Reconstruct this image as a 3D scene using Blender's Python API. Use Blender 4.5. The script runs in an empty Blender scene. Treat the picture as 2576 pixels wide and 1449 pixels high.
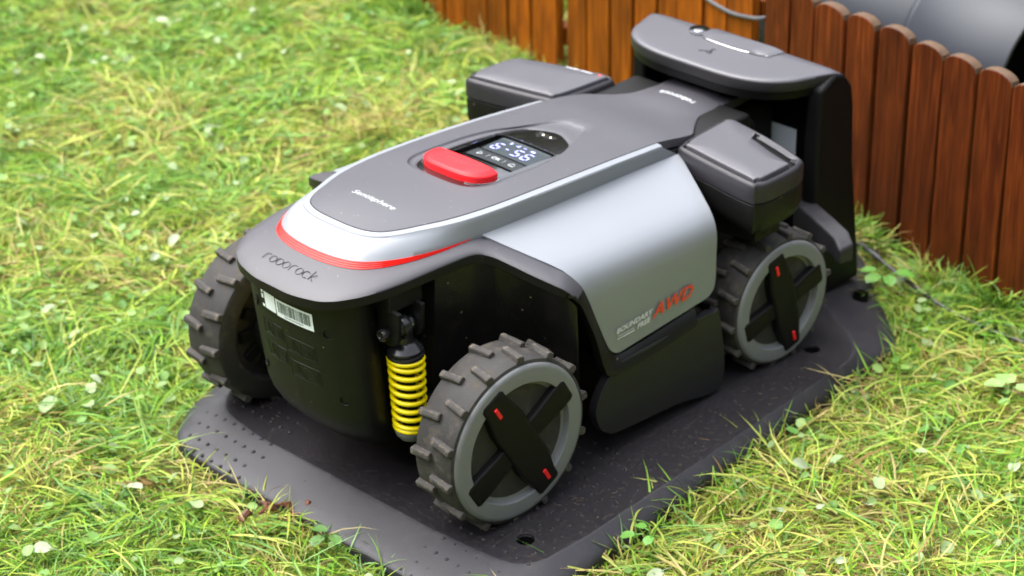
import bpy, bmesh, math, random
import numpy as np
from mathutils import Vector, Matrix
random.seed(7); rng = np.random.default_rng(11)
R_ = math.radians
sc = bpy.context.scene
col = sc.collection

# ------------------------------------------------------------------ camera
cam = bpy.data.cameras.new("camera"); co = bpy.data.objects.new("camera", cam); col.objects.link(co)
CY, CP, CR = 0.785780, 0.493432, -0.020521
cam.sensor_width = 36.0; cam.lens = 5498.66 / 2576 * 36
fwd = Vector((math.cos(CY)*math.cos(CP), math.sin(CY)*math.cos(CP), -math.sin(CP)))
rt = Vector((math.sin(CY), -math.cos(CY), 0)); up = rt.cross(fwd)
r2 = rt*math.cos(CR) + up*math.sin(CR); u2 = -rt*math.sin(CR) + up*math.cos(CR)
M = Matrix((r2, u2, -fwd)).transposed().to_4x4(); M.translation = (-1.5458, -1.78701, 1.51186)
co.matrix_world = M
cam.clip_start = 0.05; cam.clip_end = 400
cam.dof.use_dof = True; cam.dof.focus_distance = 2.33; cam.dof.aperture_fstop = 6.5
sc.camera = co
# ------------------------------------------------------------------ light
w = bpy.data.worlds.new("World"); sc.world = w; w.use_nodes = True
nt = w.node_tree; bg = nt.nodes["Background"]
sky = nt.nodes.new("ShaderNodeTexSky"); sky.sky_type = 'NISHITA'; sky.sun_disc = False
SUN_EL, SUN_AZ = R_(62), R_(118)      # azimuth measured from +x towards +y
sky.sun_elevation = SUN_EL; sky.sun_rotation = math.pi/2 - SUN_AZ
sky.air_density = 1.0; sky.dust_density = 3.5; sky.ozone_density = 1.0
hs = nt.nodes.new('ShaderNodeHueSaturation'); hs.inputs['Saturation'].default_value = .28   # thin even cloud cover greys the sky
nt.links.new(sky.outputs[0], hs.inputs['Color']); nt.links.new(hs.outputs[0], bg.inputs[0]); bg.inputs[1].default_value = 0.15
sl = bpy.data.lights.new("sun", 'SUN'); so = bpy.data.objects.new("sun", sl); col.objects.link(so)
sl.energy = .9; sl.angle = R_(80); sl.color = (1.0, 0.97, 0.93)
sd = Vector((math.cos(SUN_EL)*math.cos(SUN_AZ), math.cos(SUN_EL)*math.sin(SUN_AZ), math.sin(SUN_EL)))
so.rotation_euler = sd.to_track_quat('Z', 'Y').to_euler(); so.location = (0, 0, 5)
vs = sc.view_settings; vs.view_transform = 'Standard'; vs.look = 'None'; vs.gamma = 1; vs.use_curve_mapping = False
vs.exposure = 2.15

# ------------------------------------------------------------------ materials
def mat(name, base, rough=.5, metal=0., bump=0., bscale=300., var=0., vscale=40., spec=.5, dirt=0., dirtcol=(.16,.12,.07), dscale=60., coat=0.):
    m = bpy.data.materials.new(name); m.use_nodes = True; n = m.node_tree.nodes; l = m.node_tree.links
    b = n["Principled BSDF"]
    b.inputs['Roughness'].default_value = rough; b.inputs['Metallic'].default_value = metal
    b.inputs['Specular IOR Level'].default_value = spec; b.inputs['Coat Weight'].default_value = coat
    b.inputs['Coat Roughness'].default_value = .15
    tc = n.new("ShaderNodeTexCoord")
    colr = n.new("ShaderNodeRGB"); colr.outputs[0].default_value = (*base, 1); cur = colr.outputs[0]
    if var:
        no = n.new("ShaderNodeTexNoise"); no.inputs['Scale'].default_value = vscale; no.inputs['Detail'].default_value = 5
        l.new(tc.outputs['Object'], no.inputs[0])
        mr = n.new("ShaderNodeMapRange"); mr.inputs[1].default_value = .3; mr.inputs[2].default_value = .7
        mr.inputs[3].default_value = 1-var; mr.inputs[4].default_value = 1+var; l.new(no.outputs[0], mr.inputs[0])
        mx = n.new("ShaderNodeVectorMath"); mx.operation = 'SCALE'; l.new(cur, mx.inputs[0]); l.new(mr.outputs[0], mx.inputs['Scale']); cur = mx.outputs[0]
    if dirt:
        no = n.new("ShaderNodeTexNoise"); no.inputs['Scale'].default_value = dscale; no.inputs['Detail'].default_value = 8; no.inputs['Roughness'].default_value = .7
        l.new(tc.outputs['Object'], no.inputs[0])
        mr = n.new("ShaderNodeMapRange"); mr.inputs[1].default_value = .52; mr.inputs[2].default_value = .75; mr.inputs[3].default_value = 0; mr.inputs[4].default_value = dirt
        l.new(no.outputs[0], mr.inputs[0])
        mx = n.new("ShaderNodeMix"); mx.data_type = 'RGBA'; l.new(mr.outputs[0], mx.inputs[0]); l.new(cur, mx.inputs[6]); mx.inputs[7].default_value = (*dirtcol, 1); cur = mx.outputs[2]
        ma = n.new("ShaderNodeMath"); ma.operation = 'ADD'; ma.inputs[1].default_value = rough; l.new(mr.outputs[0], ma.inputs[0]); ma.use_clamp = True
        l.new(ma.outputs[0], b.inputs['Roughness'])
    l.new(cur, b.inputs['Base Color'])
    if bump:
        no = n.new("ShaderNodeTexNoise"); no.inputs['Scale'].default_value = bscale; no.inputs['Detail'].default_value = 3
        l.new(tc.outputs['Object'], no.inputs[0])
        bu = n.new("ShaderNodeBump"); bu.inputs['Strength'].default_value = bump; bu.inputs['Distance'].default_value = .001
        l.new(no.outputs[0], bu.inputs['Height']); l.new(bu.outputs[0], b.inputs['Normal'])
    return m

def speck(m, dens=.72, scale=350., colr=(.45,.42,.36), amt=.6):
    """tiny dust specks on top of a material's base colour"""
    n = m.node_tree.nodes; l = m.node_tree.links; b = n["Principled BSDF"]
    src = b.inputs['Base Color'].links[0].from_socket
    tc = n.new("ShaderNodeTexCoord"); v = n.new("ShaderNodeTexVoronoi"); v.inputs['Scale'].default_value = scale
    l.new(tc.outputs['Object'], v.inputs[0])
    lt = n.new("ShaderNodeMath"); lt.operation = 'LESS_THAN'; lt.inputs[1].default_value = .22; l.new(v.outputs['Distance'], lt.inputs[0])
    sep = n.new("ShaderNodeSeparateColor"); l.new(v.outputs['Color'], sep.inputs[0])
    gt = n.new("ShaderNodeMath"); gt.operation = 'GREATER_THAN'; gt.inputs[1].default_value = dens; l.new(sep.outputs[0], gt.inputs[0])
    mu = n.new("ShaderNodeMath"); mu.operation = 'MULTIPLY'; l.new(lt.outputs[0], mu.inputs[0]); l.new(gt.outputs[0], mu.inputs[1])
    m2 = n.new("ShaderNodeMath"); m2.operation = 'MULTIPLY'; m2.inputs[1].default_value = amt; l.new(mu.outputs[0], m2.inputs[0])
    mx = n.new("ShaderNodeMix"); mx.data_type = 'RGBA'; l.new(m2.outputs[0], mx.inputs[0]); l.new(src, mx.inputs[6]); mx.inputs[7].default_value = (*colr, 1)
    l.new(mx.outputs[2], b.inputs['Base Color'])
    return m

m_dark = speck(mat("dark_grey_plastic", (.046,.044,.053), .46, bump=.25, bscale=1500, var=.06, vscale=9, spec=.9), .975, 260, (.30,.28,.25))
m_skirt = speck(mat("skirt_plastic", (.032,.030,.038), .56, bump=.3, bscale=1500, var=.05, vscale=9, spec=.85), .975, 260, (.25,.23,.2))
m_silver = mat("silver_paint", (.245,.260,.284), .52, metal=.34, bump=.06, bscale=2500, var=.02, vscale=8)
m_black = speck(mat("black_plastic", (.006,.006,.006), .45, bump=.2, bscale=1200, var=.1, spec=.24), .985, 200, (.25,.2,.12))
m_blackm = mat("black_matte_plastic", (.005,.005,.005), .55, bump=.2, bscale=900, spec=.25)
m_gloss = mat("black_gloss", (.006,.005,.005), .04, spec=.6, coat=.6)
m_chrome = mat("polished_edge", (.5,.5,.52), .12, metal=.9)
m_red = mat("red_button", (.75,.012,.018), .45, spec=.35)
m_redtr = mat("red_trim", (.80,.015,.010), .4, spec=.35)
m_rubber = mat("tyre_rubber", (.022,.0205,.0195), .72, bump=.5, bscale=700, var=.18, vscale=60, dirt=.45, dirtcol=(.17,.14,.10), dscale=55)
m_lug = mat("tread_rubber", (.038,.035,.032), .75, bump=.6, bscale=600, var=.2, vscale=90, dirt=.75, dirtcol=(.24,.19,.13), dscale=120)
m_rim = mat("rim_grey", (.155,.162,.166), .48, bump=.15, bscale=1500)
m_hub = mat("hub_black", (.005,.0045,.005), .45, bump=.4, bscale=1600, spec=.16)
m_yel = mat("yellow_spring", (1.0,.80,.0), .32, coat=.3)
m_metal = mat("black_metal", (.04,.04,.042), .22, metal=.6)
m_steel = mat("steel", (.45,.46,.47), .25, metal=1.)
m_white = mat("label_paper", (.82,.89,.95), .4)
m_print = mat("label_print", (.02,.05,.04), .5)
m_lgrey = mat("print_light", (.62,.65,.66), .5)
m_pred = mat("print_red", (.75,.05,.02), .45)
m_base = mat("dock_base_plastic", (.0115,.0108,.0155), .58, bump=.35, bscale=900, var=.12, vscale=14, spec=.6, dirt=.14, dirtcol=(.16,.14,.11), dscale=60)
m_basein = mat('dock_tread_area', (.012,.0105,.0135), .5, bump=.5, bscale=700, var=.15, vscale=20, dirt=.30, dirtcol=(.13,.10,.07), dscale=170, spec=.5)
m_stud = mat('stud_plastic', (.014,.0135,.017), .6, spec=.4, var=.2, vscale=80, dirt=.5, dirtcol=(.10,.08,.05), dscale=60)
m_pod = mat('pod_plastic', (.022,.0205,.0245), .45, bump=.25, bscale=1500, var=.05, vscale=9, spec=.4)
m_guard = mat('guard_plastic', (.012,.0115,.014), .45, bump=.2, bscale=1200, spec=.35)
m_base2 = mat("dock_hood_plastic", (.052,.050,.060), .45, bump=.2, bscale=1500, var=.04, vscale=8, spec=.9)
m_tower = mat("dock_tower_plastic", (.004,.0037,.0044), .5, bump=.2, bscale=900, spec=.18)
m_screen = mat("lcd_glass", (.014,.022,.025), .2, spec=.22)
m_key = mat("keypad", (.020,.024,.026), .4, spec=.25)
def emit(name, c, s):
    m = bpy.data.materials.new(name); m.use_nodes = True; b = m.node_tree.nodes["Principled BSDF"]
    b.inputs['Base Color'].default_value = (*c, 1); b.inputs['Emission Color'].default_value = (*c, 1); b.inputs['Emission Strength'].default_value = s; return m
m_led = emit("display_segment_light", (.42,.42,1.0), .28)
m_ledw = emit("warm_led", (1.0,.85,.6), .6)
m_redled = mat("red_dot", (.8,.05,.05), .3)
m_pipe = mat("grey_pipe_plastic", (.028,.032,.041), .42, metal=.0, bump=.15, bscale=200, var=.06, vscale=5, spec=.3)
m_cable = mat("cable_sheath", (.03,.03,.033), .45)

def wood(name, c1, c2):
    m = bpy.data.materials.new(name); m.use_nodes = True; n = m.node_tree.nodes; l = m.node_tree.links; b = n["Principled BSDF"]
    tc = n.new("ShaderNodeTexCoord"); oi = n.new("ShaderNodeObjectInfo")
    off = n.new("ShaderNodeVectorMath"); off.operation = 'SCALE'; off.inputs[0].default_value = (3.1, 7.7, 5.3); 
    mu = n.new("ShaderNodeMath"); mu.operation = 'MULTIPLY'; mu.inputs[1].default_value = 9; l.new(oi.outputs['Random'], mu.inputs[0]); l.new(mu.outputs[0], off.inputs['Scale'])
    ad = n.new("ShaderNodeVectorMath"); ad.operation = 'ADD'; l.new(tc.outputs['Object'], ad.inputs[0]); l.new(off.outputs[0], ad.inputs[1])
    mp = n.new("ShaderNodeMapping"); mp.inputs['Scale'].default_value = (60, 60, 3.0); l.new(ad.outputs[0], mp.inputs[0])
    wv = n.new("ShaderNodeTexNoise"); wv.inputs['Scale'].default_value = 2.2; wv.inputs['Detail'].default_value = 7; wv.inputs['Distortion'].default_value = 1.6; l.new(mp.outputs[0], wv.inputs[0])
    mp2 = n.new("ShaderNodeMapping"); mp2.inputs['Scale'].default_value = (14, 14, 3.5); l.new(ad.outputs[0], mp2.inputs[0])
    n2 = n.new("ShaderNodeTexNoise"); n2.inputs['Scale'].default_value = 2; n2.inputs['Detail'].default_value = 4; l.new(mp2.outputs[0], n2.inputs[0])
    rmp = n.new("ShaderNodeValToRGB"); rmp.color_ramp.elements[0].position = .38; rmp.color_ramp.elements[1].position = .66
    rmp.color_ramp.elements[0].color = (*c2, 1); rmp.color_ramp.elements[1].color = (*c1, 1); l.new(wv.outputs[0], rmp.inputs[0])
    r2_ = n.new("ShaderNodeMapRange"); r2_.inputs[1].default_value = .3; r2_.inputs[2].default_value = .7; r2_.inputs[3].default_value = .65; r2_.inputs[4].default_value = 1.25; l.new(n2.outputs[0], r2_.inputs[0])
    r3 = n.new("ShaderNodeMapRange"); r3.inputs[3].default_value = .8; r3.inputs[4].default_value = 1.2; l.new(oi.outputs['Random'], r3.inputs[0])
    mm = n.new("ShaderNodeMath"); mm.operation = 'MULTIPLY'; l.new(r2_.outputs[0], mm.inputs[0]); l.new(r3.outputs[0], mm.inputs[1])
    s = n.new("ShaderNodeVectorMath"); s.operation = 'SCALE'; l.new(rmp.outputs[0], s.inputs[0]); l.new(mm.outputs[0], s.inputs['Scale'])
    l.new(s.outputs[0], b.inputs['Base Color']); b.inputs['Roughness'].default_value = .5; b.inputs['Specular IOR Level'].default_value = .2
    bu = n.new("ShaderNodeBump"); bu.inputs['Strength'].default_value = .35; bu.inputs['Distance'].default_value = .001; l.new(wv.outputs[0], bu.inputs['Height']); l.new(bu.outputs[0], b.inputs['Normal'])
    return m
m_wood_shade = wood("varnished_wood_shaded", (.130,.028,.0045), (.058,.0105,.0015))  # right panel: same fence wood with its shade put into the colour
m_wood_lit = wood("varnished_wood_lit", (.30,.080,.003), (.15,.036,.002))  # left and middle panels: same wood, warm light put into the colour
m_wend = mat("weathered_wood_end", (.080,.043,.020), .75, bump=.6, bscale=300, var=.25, vscale=60)

# ------------------------------------------------------------------ mesh helpers
def link(name, me, material, parent=None, smooth=35, bevel=0, seg=2):
    o = bpy.data.objects.new(name, me); col.objects.link(o)
    if material is not None and not me.materials: me.materials.append(material)
    if smooth is not None and len(me.polygons):
        me.polygons.foreach_set('use_smooth', [True]*len(me.polygons))
        me.set_sharp_from_angle(angle=R_(smooth))
    if bevel:
        b = o.modifiers.new('bevel', 'BEVEL'); b.width = bevel; b.segments = seg; b.limit_method = 'ANGLE'; b.angle_limit = R_(30); b.harden_normals = True
    if parent is not None:
        o.parent = parent; o.matrix_parent_inverse = Matrix.Translation(-Vector(WL[parent.name]))
        WL[o.name] = (0,0,0)
    else: WL[o.name] = (0,0,0)
    return o
WL = {}
def pyd(verts, faces, recalc=True):
    me = bpy.data.meshes.new("m"); me.from_pydata([tuple(v) for v in verts], [], faces); me.validate()
    if recalc:
        bm = bmesh.new(); bm.from_mesh(me); bmesh.ops.remove_doubles(bm, verts=bm.verts, dist=1e-6); bmesh.ops.recalc_face_normals(bm, faces=bm.faces); bm.to_mesh(me); bm.free()
    return me
def loft(rings, closed=True, cap0=False, cap1=False):
    n = len(rings[0]); V = [tuple(p) for r in rings for p in r]; F = []
    for i in range(len(rings)-1):
        for j in range(n if closed else n-1):
            a = i*n+j; b = i*n+(j+1) % n; F.append((a, b, b+n, a+n))
    if cap0: F.append(tuple(range(n))[::-1])
    if cap1: F.append(tuple(range((len(rings)-1)*n, len(rings)*n)))
    return V, F
def join(*vf):
    V = []; F = []
    for v, f in vf:
        k = len(V); V += [tuple(p) for p in v]; F += [tuple(i+k for i in q) for q in f]
    return V, F
def box(x0,x1,y0,y1,z0,z1):
    V = [(x,y,z) for x in (x0,x1) for y in (y0,y1) for z in (z0,z1)]
    return V, [(0,1,3,2),(4,6,7,5),(0,4,5,1),(2,3,7,6),(0,2,6,4),(1,5,7,3)]
def xf(vf, M): return [tuple(M @ Vector(p)) for p in vf[0]], vf[1]
def prism(poly, a, b, axis='z'):
    def P(u, v, t): return {'z':(u,v,t), 'y':(u,t,v), 'x':(t,u,v)}[axis]
    return loft([[P(u,v,a) for u,v in poly], [P(u,v,b) for u,v in poly]], True, True, True)
def lathe(prof, n=48, M=None):
    rings = [[(r*math.cos(2*math.pi*k/n), r*math.sin(2*math.pi*k/n), h) for k in range(n)] for r, h in prof]
    vf = loft(rings, True, prof[0][0] > 1e-6, prof[-1][0] > 1e-6)
    return xf(vf, M) if M is not None else vf
def tube(path, r, n=8, caps=True):
    P = [Vector(p) for p in path]; rings = []; prev = None
    for i, p in enumerate(P):
        t = (P[min(i+1, len(P)-1)] - P[max(i-1, 0)]).normalized()
        if prev is None: a = t.orthogonal().normalized()
        else: a = (prev - t*prev.dot(t)).normalized()
        prev = a; b = t.cross(a); rr = r[i] if isinstance(r, (list, tuple)) else r
        rings.append([p + (a*math.cos(2*math.pi*k/n) + b*math.sin(2*math.pi*k/n))*rr for k in range(n)])
    return loft(rings, True, caps, caps)
def cr(pts, n, closed=False):
    """Catmull-Rom through control tuples, uniform parameter"""
    P = np.array(pts, float); m = len(P); out = []
    T = np.linspace(0, m if closed else m-1, n, endpoint=not closed)
    for t in T:
        i = int(min(math.floor(t), m-1 if closed else m-2)); f = t-i
        g = (lambda k: P[k % m]) if closed else (lambda k: P[min(max(k, 0), m-1)] if 0 <= k < m else (2*P[0]-P[1] if k < 0 else 2*P[-1]-P[-2]))
        a, b, c, d = g(i-1), g(i), g(i+1), g(i+2)
        out.append(.5*((2*b)+(-a+c)*f+(2*a-5*b+4*c-d)*f*f+(-a+3*b-3*c+d)*f**3))
    return np.array(out)
def mirror_curve(half):
    """half runs from the nose centre (y=0) to the rear; returns full curve far(+y) -> nose -> near(-y)"""
    h = np.array(half); f = h[::-1].copy(); n = h[1:].copy(); n[:,1] *= -1
    return np.vstack([f, n])
def mir(vf): return [(x,-y,z) for x,y,z in vf[0]], [tuple(q[::-1]) for q in vf[1]]
def polar(poly, c, N, offs=0.):
    P = np.array(poly, float); out = []
    for k in range(N):
        th = 2*math.pi*k/N+offs; d = np.array([math.cos(th), math.sin(th)]); best = None
        for i in range(len(P)):
            a = P[i]-c; b = P[(i+1) % len(P)]-c; e = b-a
            den = d[0]*e[1]-d[1]*e[0]
            if abs(den) < 1e-12: continue
            t = (a[0]*e[1]-a[1]*e[0])/den; s = (a[0]*d[1]-a[1]*d[0])/den
            if t > 0 and -1e-9 <= s <= 1+1e-9 and (best is None or t > best): best = t
        out.append((c[0]+d[0]*best, c[1]+d[1]*best))
    return np.array(out)
def rrect(x0,x1,y0,y1,r,n=5):
    o = []
    for cx, cy, a in ((x1-r,y1-r,0),(x0+r,y1-r,90),(x0+r,y0+r,180),(x1-r,y0+r,270)):
        for k in range(n+1):
            t = R_(a+90*k/n); o.append((cx+r*math.cos(t), cy+r*math.sin(t)))
    return o
def text(body, size, fn, material, name, parent, shear=0., sx=1., spacing=1., bold=0., label=None, ext=0.):
    cu = bpy.data.curves.new("t", 'FONT'); cu.body = body; cu.size = size; cu.shear = shear; cu.space_character = spacing
    cu.align_x = 'CENTER'; cu.align_y = 'CENTER'; cu.offset = bold; cu.resolution_u = 3; cu.extrude = ext
    t = bpy.data.objects.new("t", cu); col.objects.link(t); bpy.context.view_layer.update()
    dg = bpy.context.evaluated_depsgraph_get(); me = bpy.data.meshes.new_from_object(t.evaluated_get(dg))
    bpy.data.objects.remove(t)
    for v in me.vertices: v.co = Vector(fn(v.co.x*sx, v.co.y)) if not ext else Vector(fn(v.co.x*sx, v.co.y, v.co.z))
    me.materials.clear(); o = link(name, me, material, parent, smooth=None)
    if label: o['label'] = label
    return o
def thing(name, label, cat, loc, group=None):
    o = bpy.data.objects.new(name, None); col.objects.link(o); o.location = loc; o.empty_display_size = .02
    o['label'] = label; o['category'] = cat; WL[o.name] = tuple(loc)
    if group: o['group'] = group
    return o
def part(name, vf, material, parent, **k):
    return link(name, pyd(*vf), material, parent, **k)

# ================================================================== GROUND
gm = bpy.data.materials.new("soil_and_moss"); gm.use_nodes = True
n = gm.node_tree.nodes; l = gm.node_tree.links; b = n["Principled BSDF"]; b.inputs['Roughness'].default_value = .95
tc = n.new("ShaderNodeTexCoord"); no = n.new("ShaderNodeTexNoise"); no.inputs['Scale'].default_value = 22; no.inputs['Detail'].default_value = 9; no.inputs['Roughness'].default_value = .7
l.new(tc.outputs['Object'], no.inputs[0]); rp = n.new("ShaderNodeValToRGB"); e = rp.color_ramp.elements
e[0].position = .35; e[0].color = (.055,.05,.012,1); e[1].position = .62; e[1].color = (.17,.20,.03,1)
k_ = rp.color_ramp.elements.new(.5); k_.color = (.12,.12,.02,1)
l.new(no.outputs[0], rp.inputs[0]); l.new(rp.outputs[0], b.inputs['Base Color'])
n2 = n.new("ShaderNodeTexNoise"); n2.inputs['Scale'].default_value = 160; n2.inputs['Detail'].default_value = 6; l.new(tc.outputs['Object'], n2.inputs[0])
bu = n.new("ShaderNodeBump"); bu.inputs['Strength'].default_value = 1; bu.inputs['Distance'].default_value = .01; l.new(n2.outputs[0], bu.inputs['Height']); l.new(bu.outputs[0], b.inputs['Normal'])
def gz(x, y): return -.011 + .004*np.sin(x*9+1.3)*np.cos(y*8) + .003*np.sin(x*23+y*17)
xs = np.concatenate([[-120,-30,-8,-3], np.linspace(-1.5,3.2,95), [5,12,40,150]]); ys = np.concatenate([[-120,-30,-8,-3], np.linspace(-1.8,3.2,101), [5,12,40,150]])
V = []; 
for x in xs:
    for y in ys:
        inner = -1.5 <= x <= 3.2 and -1.8 <= y <= 3.2
        V.append((x, y, float(gz(x, y)) if inner else -.016))
ny = len(ys); F = [(i*ny+j, (i+1)*ny+j, (i+1)*ny+j+1, i*ny+j+1) for i in range(len(xs)-1) for j in range(ny-1)]
g = link("ground", pyd(V, F, False), gm, None, smooth=60); g['kind'] = 'structure'; g['label'] = 'soil and moss under the mown lawn'

# ================================================================== WOODEN FENCE
FX, FY = 1.141, 1.149; FS = .164
def fence_x(y): return .953 + FS*y
fa = math.atan(FS)     # fence leans along direction (sin, cos)
def plank_mesh(wd, h, th, rise):
    n_ = 9; top = [(wd/2*math.cos(math.pi*k/(n_-1)), h-rise+rise*math.sin(math.pi*k/(n_-1))) for k in range(n_)]
    top = [(wd/2*math.cos(math.pi*k/(n_-1)), h-rise+rise*math.sin(math.pi*k/(n_-1))**.85) for k in range(n_)]
    poly = [(-wd/2, 0), (wd/2, 0)] + top
    # x = thickness direction, y = width
    V = [(t, u, v) for t in (-th/2, th/2) for u, v in poly]; m_ = len(poly)
    F = [tuple(range(m_))[::-1], tuple(range(m_, 2*m_))] + [(i, (i+1) % m_, (i+1) % m_+m_, i+m_) for i in range(m_)]
    me = pyd(V, F); 
    return me
def cap_idx(me, h, rise):
    for p in me.polygons:
        if p.normal.z > .25 and p.center.z > h-rise-.004: p.material_index = 1
def fence(label, y_hi, y_lo, edges, wmat, hh=.355):
    y0 = (y_hi+y_lo)/2
    root = thing("wooden_fence", label, "fence", (fence_x(y0), y0, -.016), "low varnished wooden fence panels behind the lawn mower")
    protos = []
    for wd in (.0605, .0575):
        me = plank_mesh(wd, hh, .017, .0165); me.materials.append(wmat); me.materials.append(m_wend); cap_idx(me, hh, .0165); protos.append(me)
    for i in range(len(edges)-1):
        a, b_ = edges[i], edges[i+1]; yc = (a+b_)/2; wd = abs(a-b_)
        me = protos[i % 2]
        o = bpy.data.objects.new("plank", me); col.objects.link(o)
        me.polygons.foreach_set('use_smooth', [True]*len(me.polygons)); me.set_sharp_from_angle(angle=R_(30))
        bv = o.modifiers.new('bevel', 'BEVEL'); bv.width = .0018; bv.segments = 2; bv.limit_method = 'ANGLE'; bv.angle_limit = R_(40)
        WL[o.name] = (0,0,0)
        jx = random.uniform(-.0015, .0015)
        o.parent = root; sc_ = (wd-.0048)/(.0605 if i % 2 == 0 else .0575)
        o.location = (fence_x(yc)+jx-fence_x(y0), yc-y0, random.uniform(-.002, .003))
        o.rotation_euler = (R_(random.uniform(-.5,.5)), R_(random.uniform(-.4,.4)), -fa); o.scale = (1, sc_, 1)
    for z in (.07, .27):
        L = abs(y_hi-y_lo)/math.cos(fa)
        me = pyd(*box(.012, .034, -L/2+.004, L/2-.004, z, z+.035)); o = bpy.data.objects.new("rail", me); col.objects.link(o); me.materials.append(wmat)
        o.parent = root; o.rotation_euler = (0, 0, -fa)
        bv = o.modifiers.new('bevel', 'BEVEL'); bv.width = .002
    return root
right_edges = [.169, .111, .057, -.009, -.070, -.135, -.198, -.263, -.328, -.393, -.458, -.523, -.588]
fence("darker red-brown fence panel with scalloped tops, right of the dock, below the grey pipe", .169, -.588, right_edges, m_wood_shade)
mid_edges = [.668, .61, .545, .486, .426, .376, .31, .254, .191]
fence("middle orange-brown fence panel behind the charging dock hood, crossed by the thin cable", .668, .191, mid_edges, m_wood_lit)
left_edges = [1.62,1.56,1.50,1.435,1.37,1.305,1.24,1.17,1.105,1.04,.972,.901,.835,.767,.689]
fence("leftmost fence panel at the lawn edge beyond the far battery pod", 1.62, .689, left_edges, m_wood_lit)

# ---- unseen hedges added around the lawn to darken reflections and upright faces
hm = mat("hedge_leaf", (.045,.085,.018), .5, var=.4, vscale=3); hcore = mat("hedge_twigs", (.02,.022,.01), .9)
def unseen_hedge(label, xa, ya, xb, yb, h):
    r_ = np.random.default_rng(int(abs(xa*7+yb*3)*10)); L = math.hypot(xb-xa, yb-ya); th = .5
    root = thing("unseen_hedge", label, "unseen_hedge", ((xa+xb)/2, (ya+yb)/2, -.016), "unseen hedges added to block low sky light")
    d = np.array([xb-xa, yb-ya])/L; nn = np.array([-d[1], d[0]]); N = int(L*h*260)
    s_ = r_.uniform(0, L, N); z = r_.uniform(0, h, N)**.9*1.0; o_ = r_.choice([-1, 1], N)*(th+.10*np.sin(s_*2.1+z*3)+r_.normal(0, .06, N)); k = r_.random(N) < .18; z[k] = h+r_.normal(0, .06, k.sum()); o_[k] = r_.uniform(-th, th, k.sum())
    P = np.column_stack([xa+d[0]*s_+nn[0]*o_, ya+d[1]*s_+nn[1]*o_, z-.016]); a = r_.normal(size=(N,3)); a /= np.linalg.norm(a, axis=1)[:,None]; b_ = np.cross(a, r_.normal(size=(N,3))); b_ /= np.linalg.norm(b_, axis=1)[:,None]
    sz = r_.uniform(.03, .07, N)[:,None]
    V = np.stack([P-a*sz, P+b_*sz*.5, P+a*sz, P-b_*sz*.5], 1).reshape(-1, 3); F = [(4*i, 4*i+1, 4*i+2, 4*i+3) for i in range(N)]
    me = bpy.data.meshes.new("hedge_foliage"); me.from_pydata(V.tolist(), [], F); f_ = link("foliage", me, hm, root, smooth=None); f_['kind'] = 'stuff'
    q = [(xa+nn[0]*.42, ya+nn[1]*.42), (xb+nn[0]*.42, yb+nn[1]*.42), (xb-nn[0]*.42, yb-nn[1]*.42), (xa-nn[0]*.42, ya-nn[1]*.42)]
    part("branches", prism(q, -.016, h-.1), hcore, root)
unseen_hedge("unseen hedgerow added behind the wooden fence, farthest from the dock", 6.5, -5, 6.0, 7, 3.4)
unseen_hedge("unseen hedgerow added on the far left side of the lawn", -5, 7.5, 6.0, 7.2, 4.2)
unseen_hedge("unseen hedgerow added to the right of the mower, outside the fence end", -5, -7.0, 6.5, -5.6, 4.2)
unseen_hedge("clipped hedge on the viewer's side of the lawn", -6.2, -7, -6.0, 7.4, 4.2)

# thin cable hung along the fence
cp = cr([(1.012,.42,.30),(1.004,.36,.285),(.990,.30,.268),(.980,.244,.262),(.971,.20,.268),(.968,.180,.272),(.985,.165,.270),(1.0,.14,.25)], 40)
o = part("thin_cable", tube(cp, .0032, 8), mat("grey_cable", (.09,.095,.10), .4), None)
o['label'] = 'thin grey cable drooping over the top of the middle fence panel'; o['category'] = 'cable'

# ================================================================== PIPE BEHIND THE FENCE
pr = .16; pye = -.16; pc = Vector((.953+FS*pye+.23+pr, pye, .15))
ax = Vector((FS, 1, 0)).normalized()
pipe = thing("grey_pipe", "large grey pipe lying behind the right fence panel with an open dark end", "pipe", (pc.x, pc.y, -.01))
def pipe_M(s): 
    q = ax.to_track_quat('Z', 'Y').to_matrix().to_4x4(); q.translation = pc + ax*s; return q
def pipe_seg(name, s0, s1, r_, mtl=m_pipe, th=.006):
    prof = [(r_-th, 0), (r_-.001, 0), (r_, .002), (r_, s1-s0-.002), (r_-.001, s1-s0), (r_-th, s1-s0)]
    rings = [[(a*math.cos(2*math.pi*k/96), a*math.sin(2*math.pi*k/96), h) for k in range(96)] for a, h in prof]
    vf = loft(rings + [rings[0]], True)
    return part(name, xf(vf, pipe_M(s0)), mtl, pipe)
pipe_seg("pipe_section", 0, .205, pr)
pipe_seg("pipe_section", .213, .62, pr)
pipe_seg("pipe_section", .63, 1.4, pr)
pipe_seg("joint_ring", .203, .215, pr-.0015)
pipe_seg("joint_ring", .600, .632, pr+.004)
inner = lathe([(0, .16), (pr-.008, .16)], 64, pipe_M(0)); 
part("inner_end", inner, m_tower, pipe)

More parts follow.
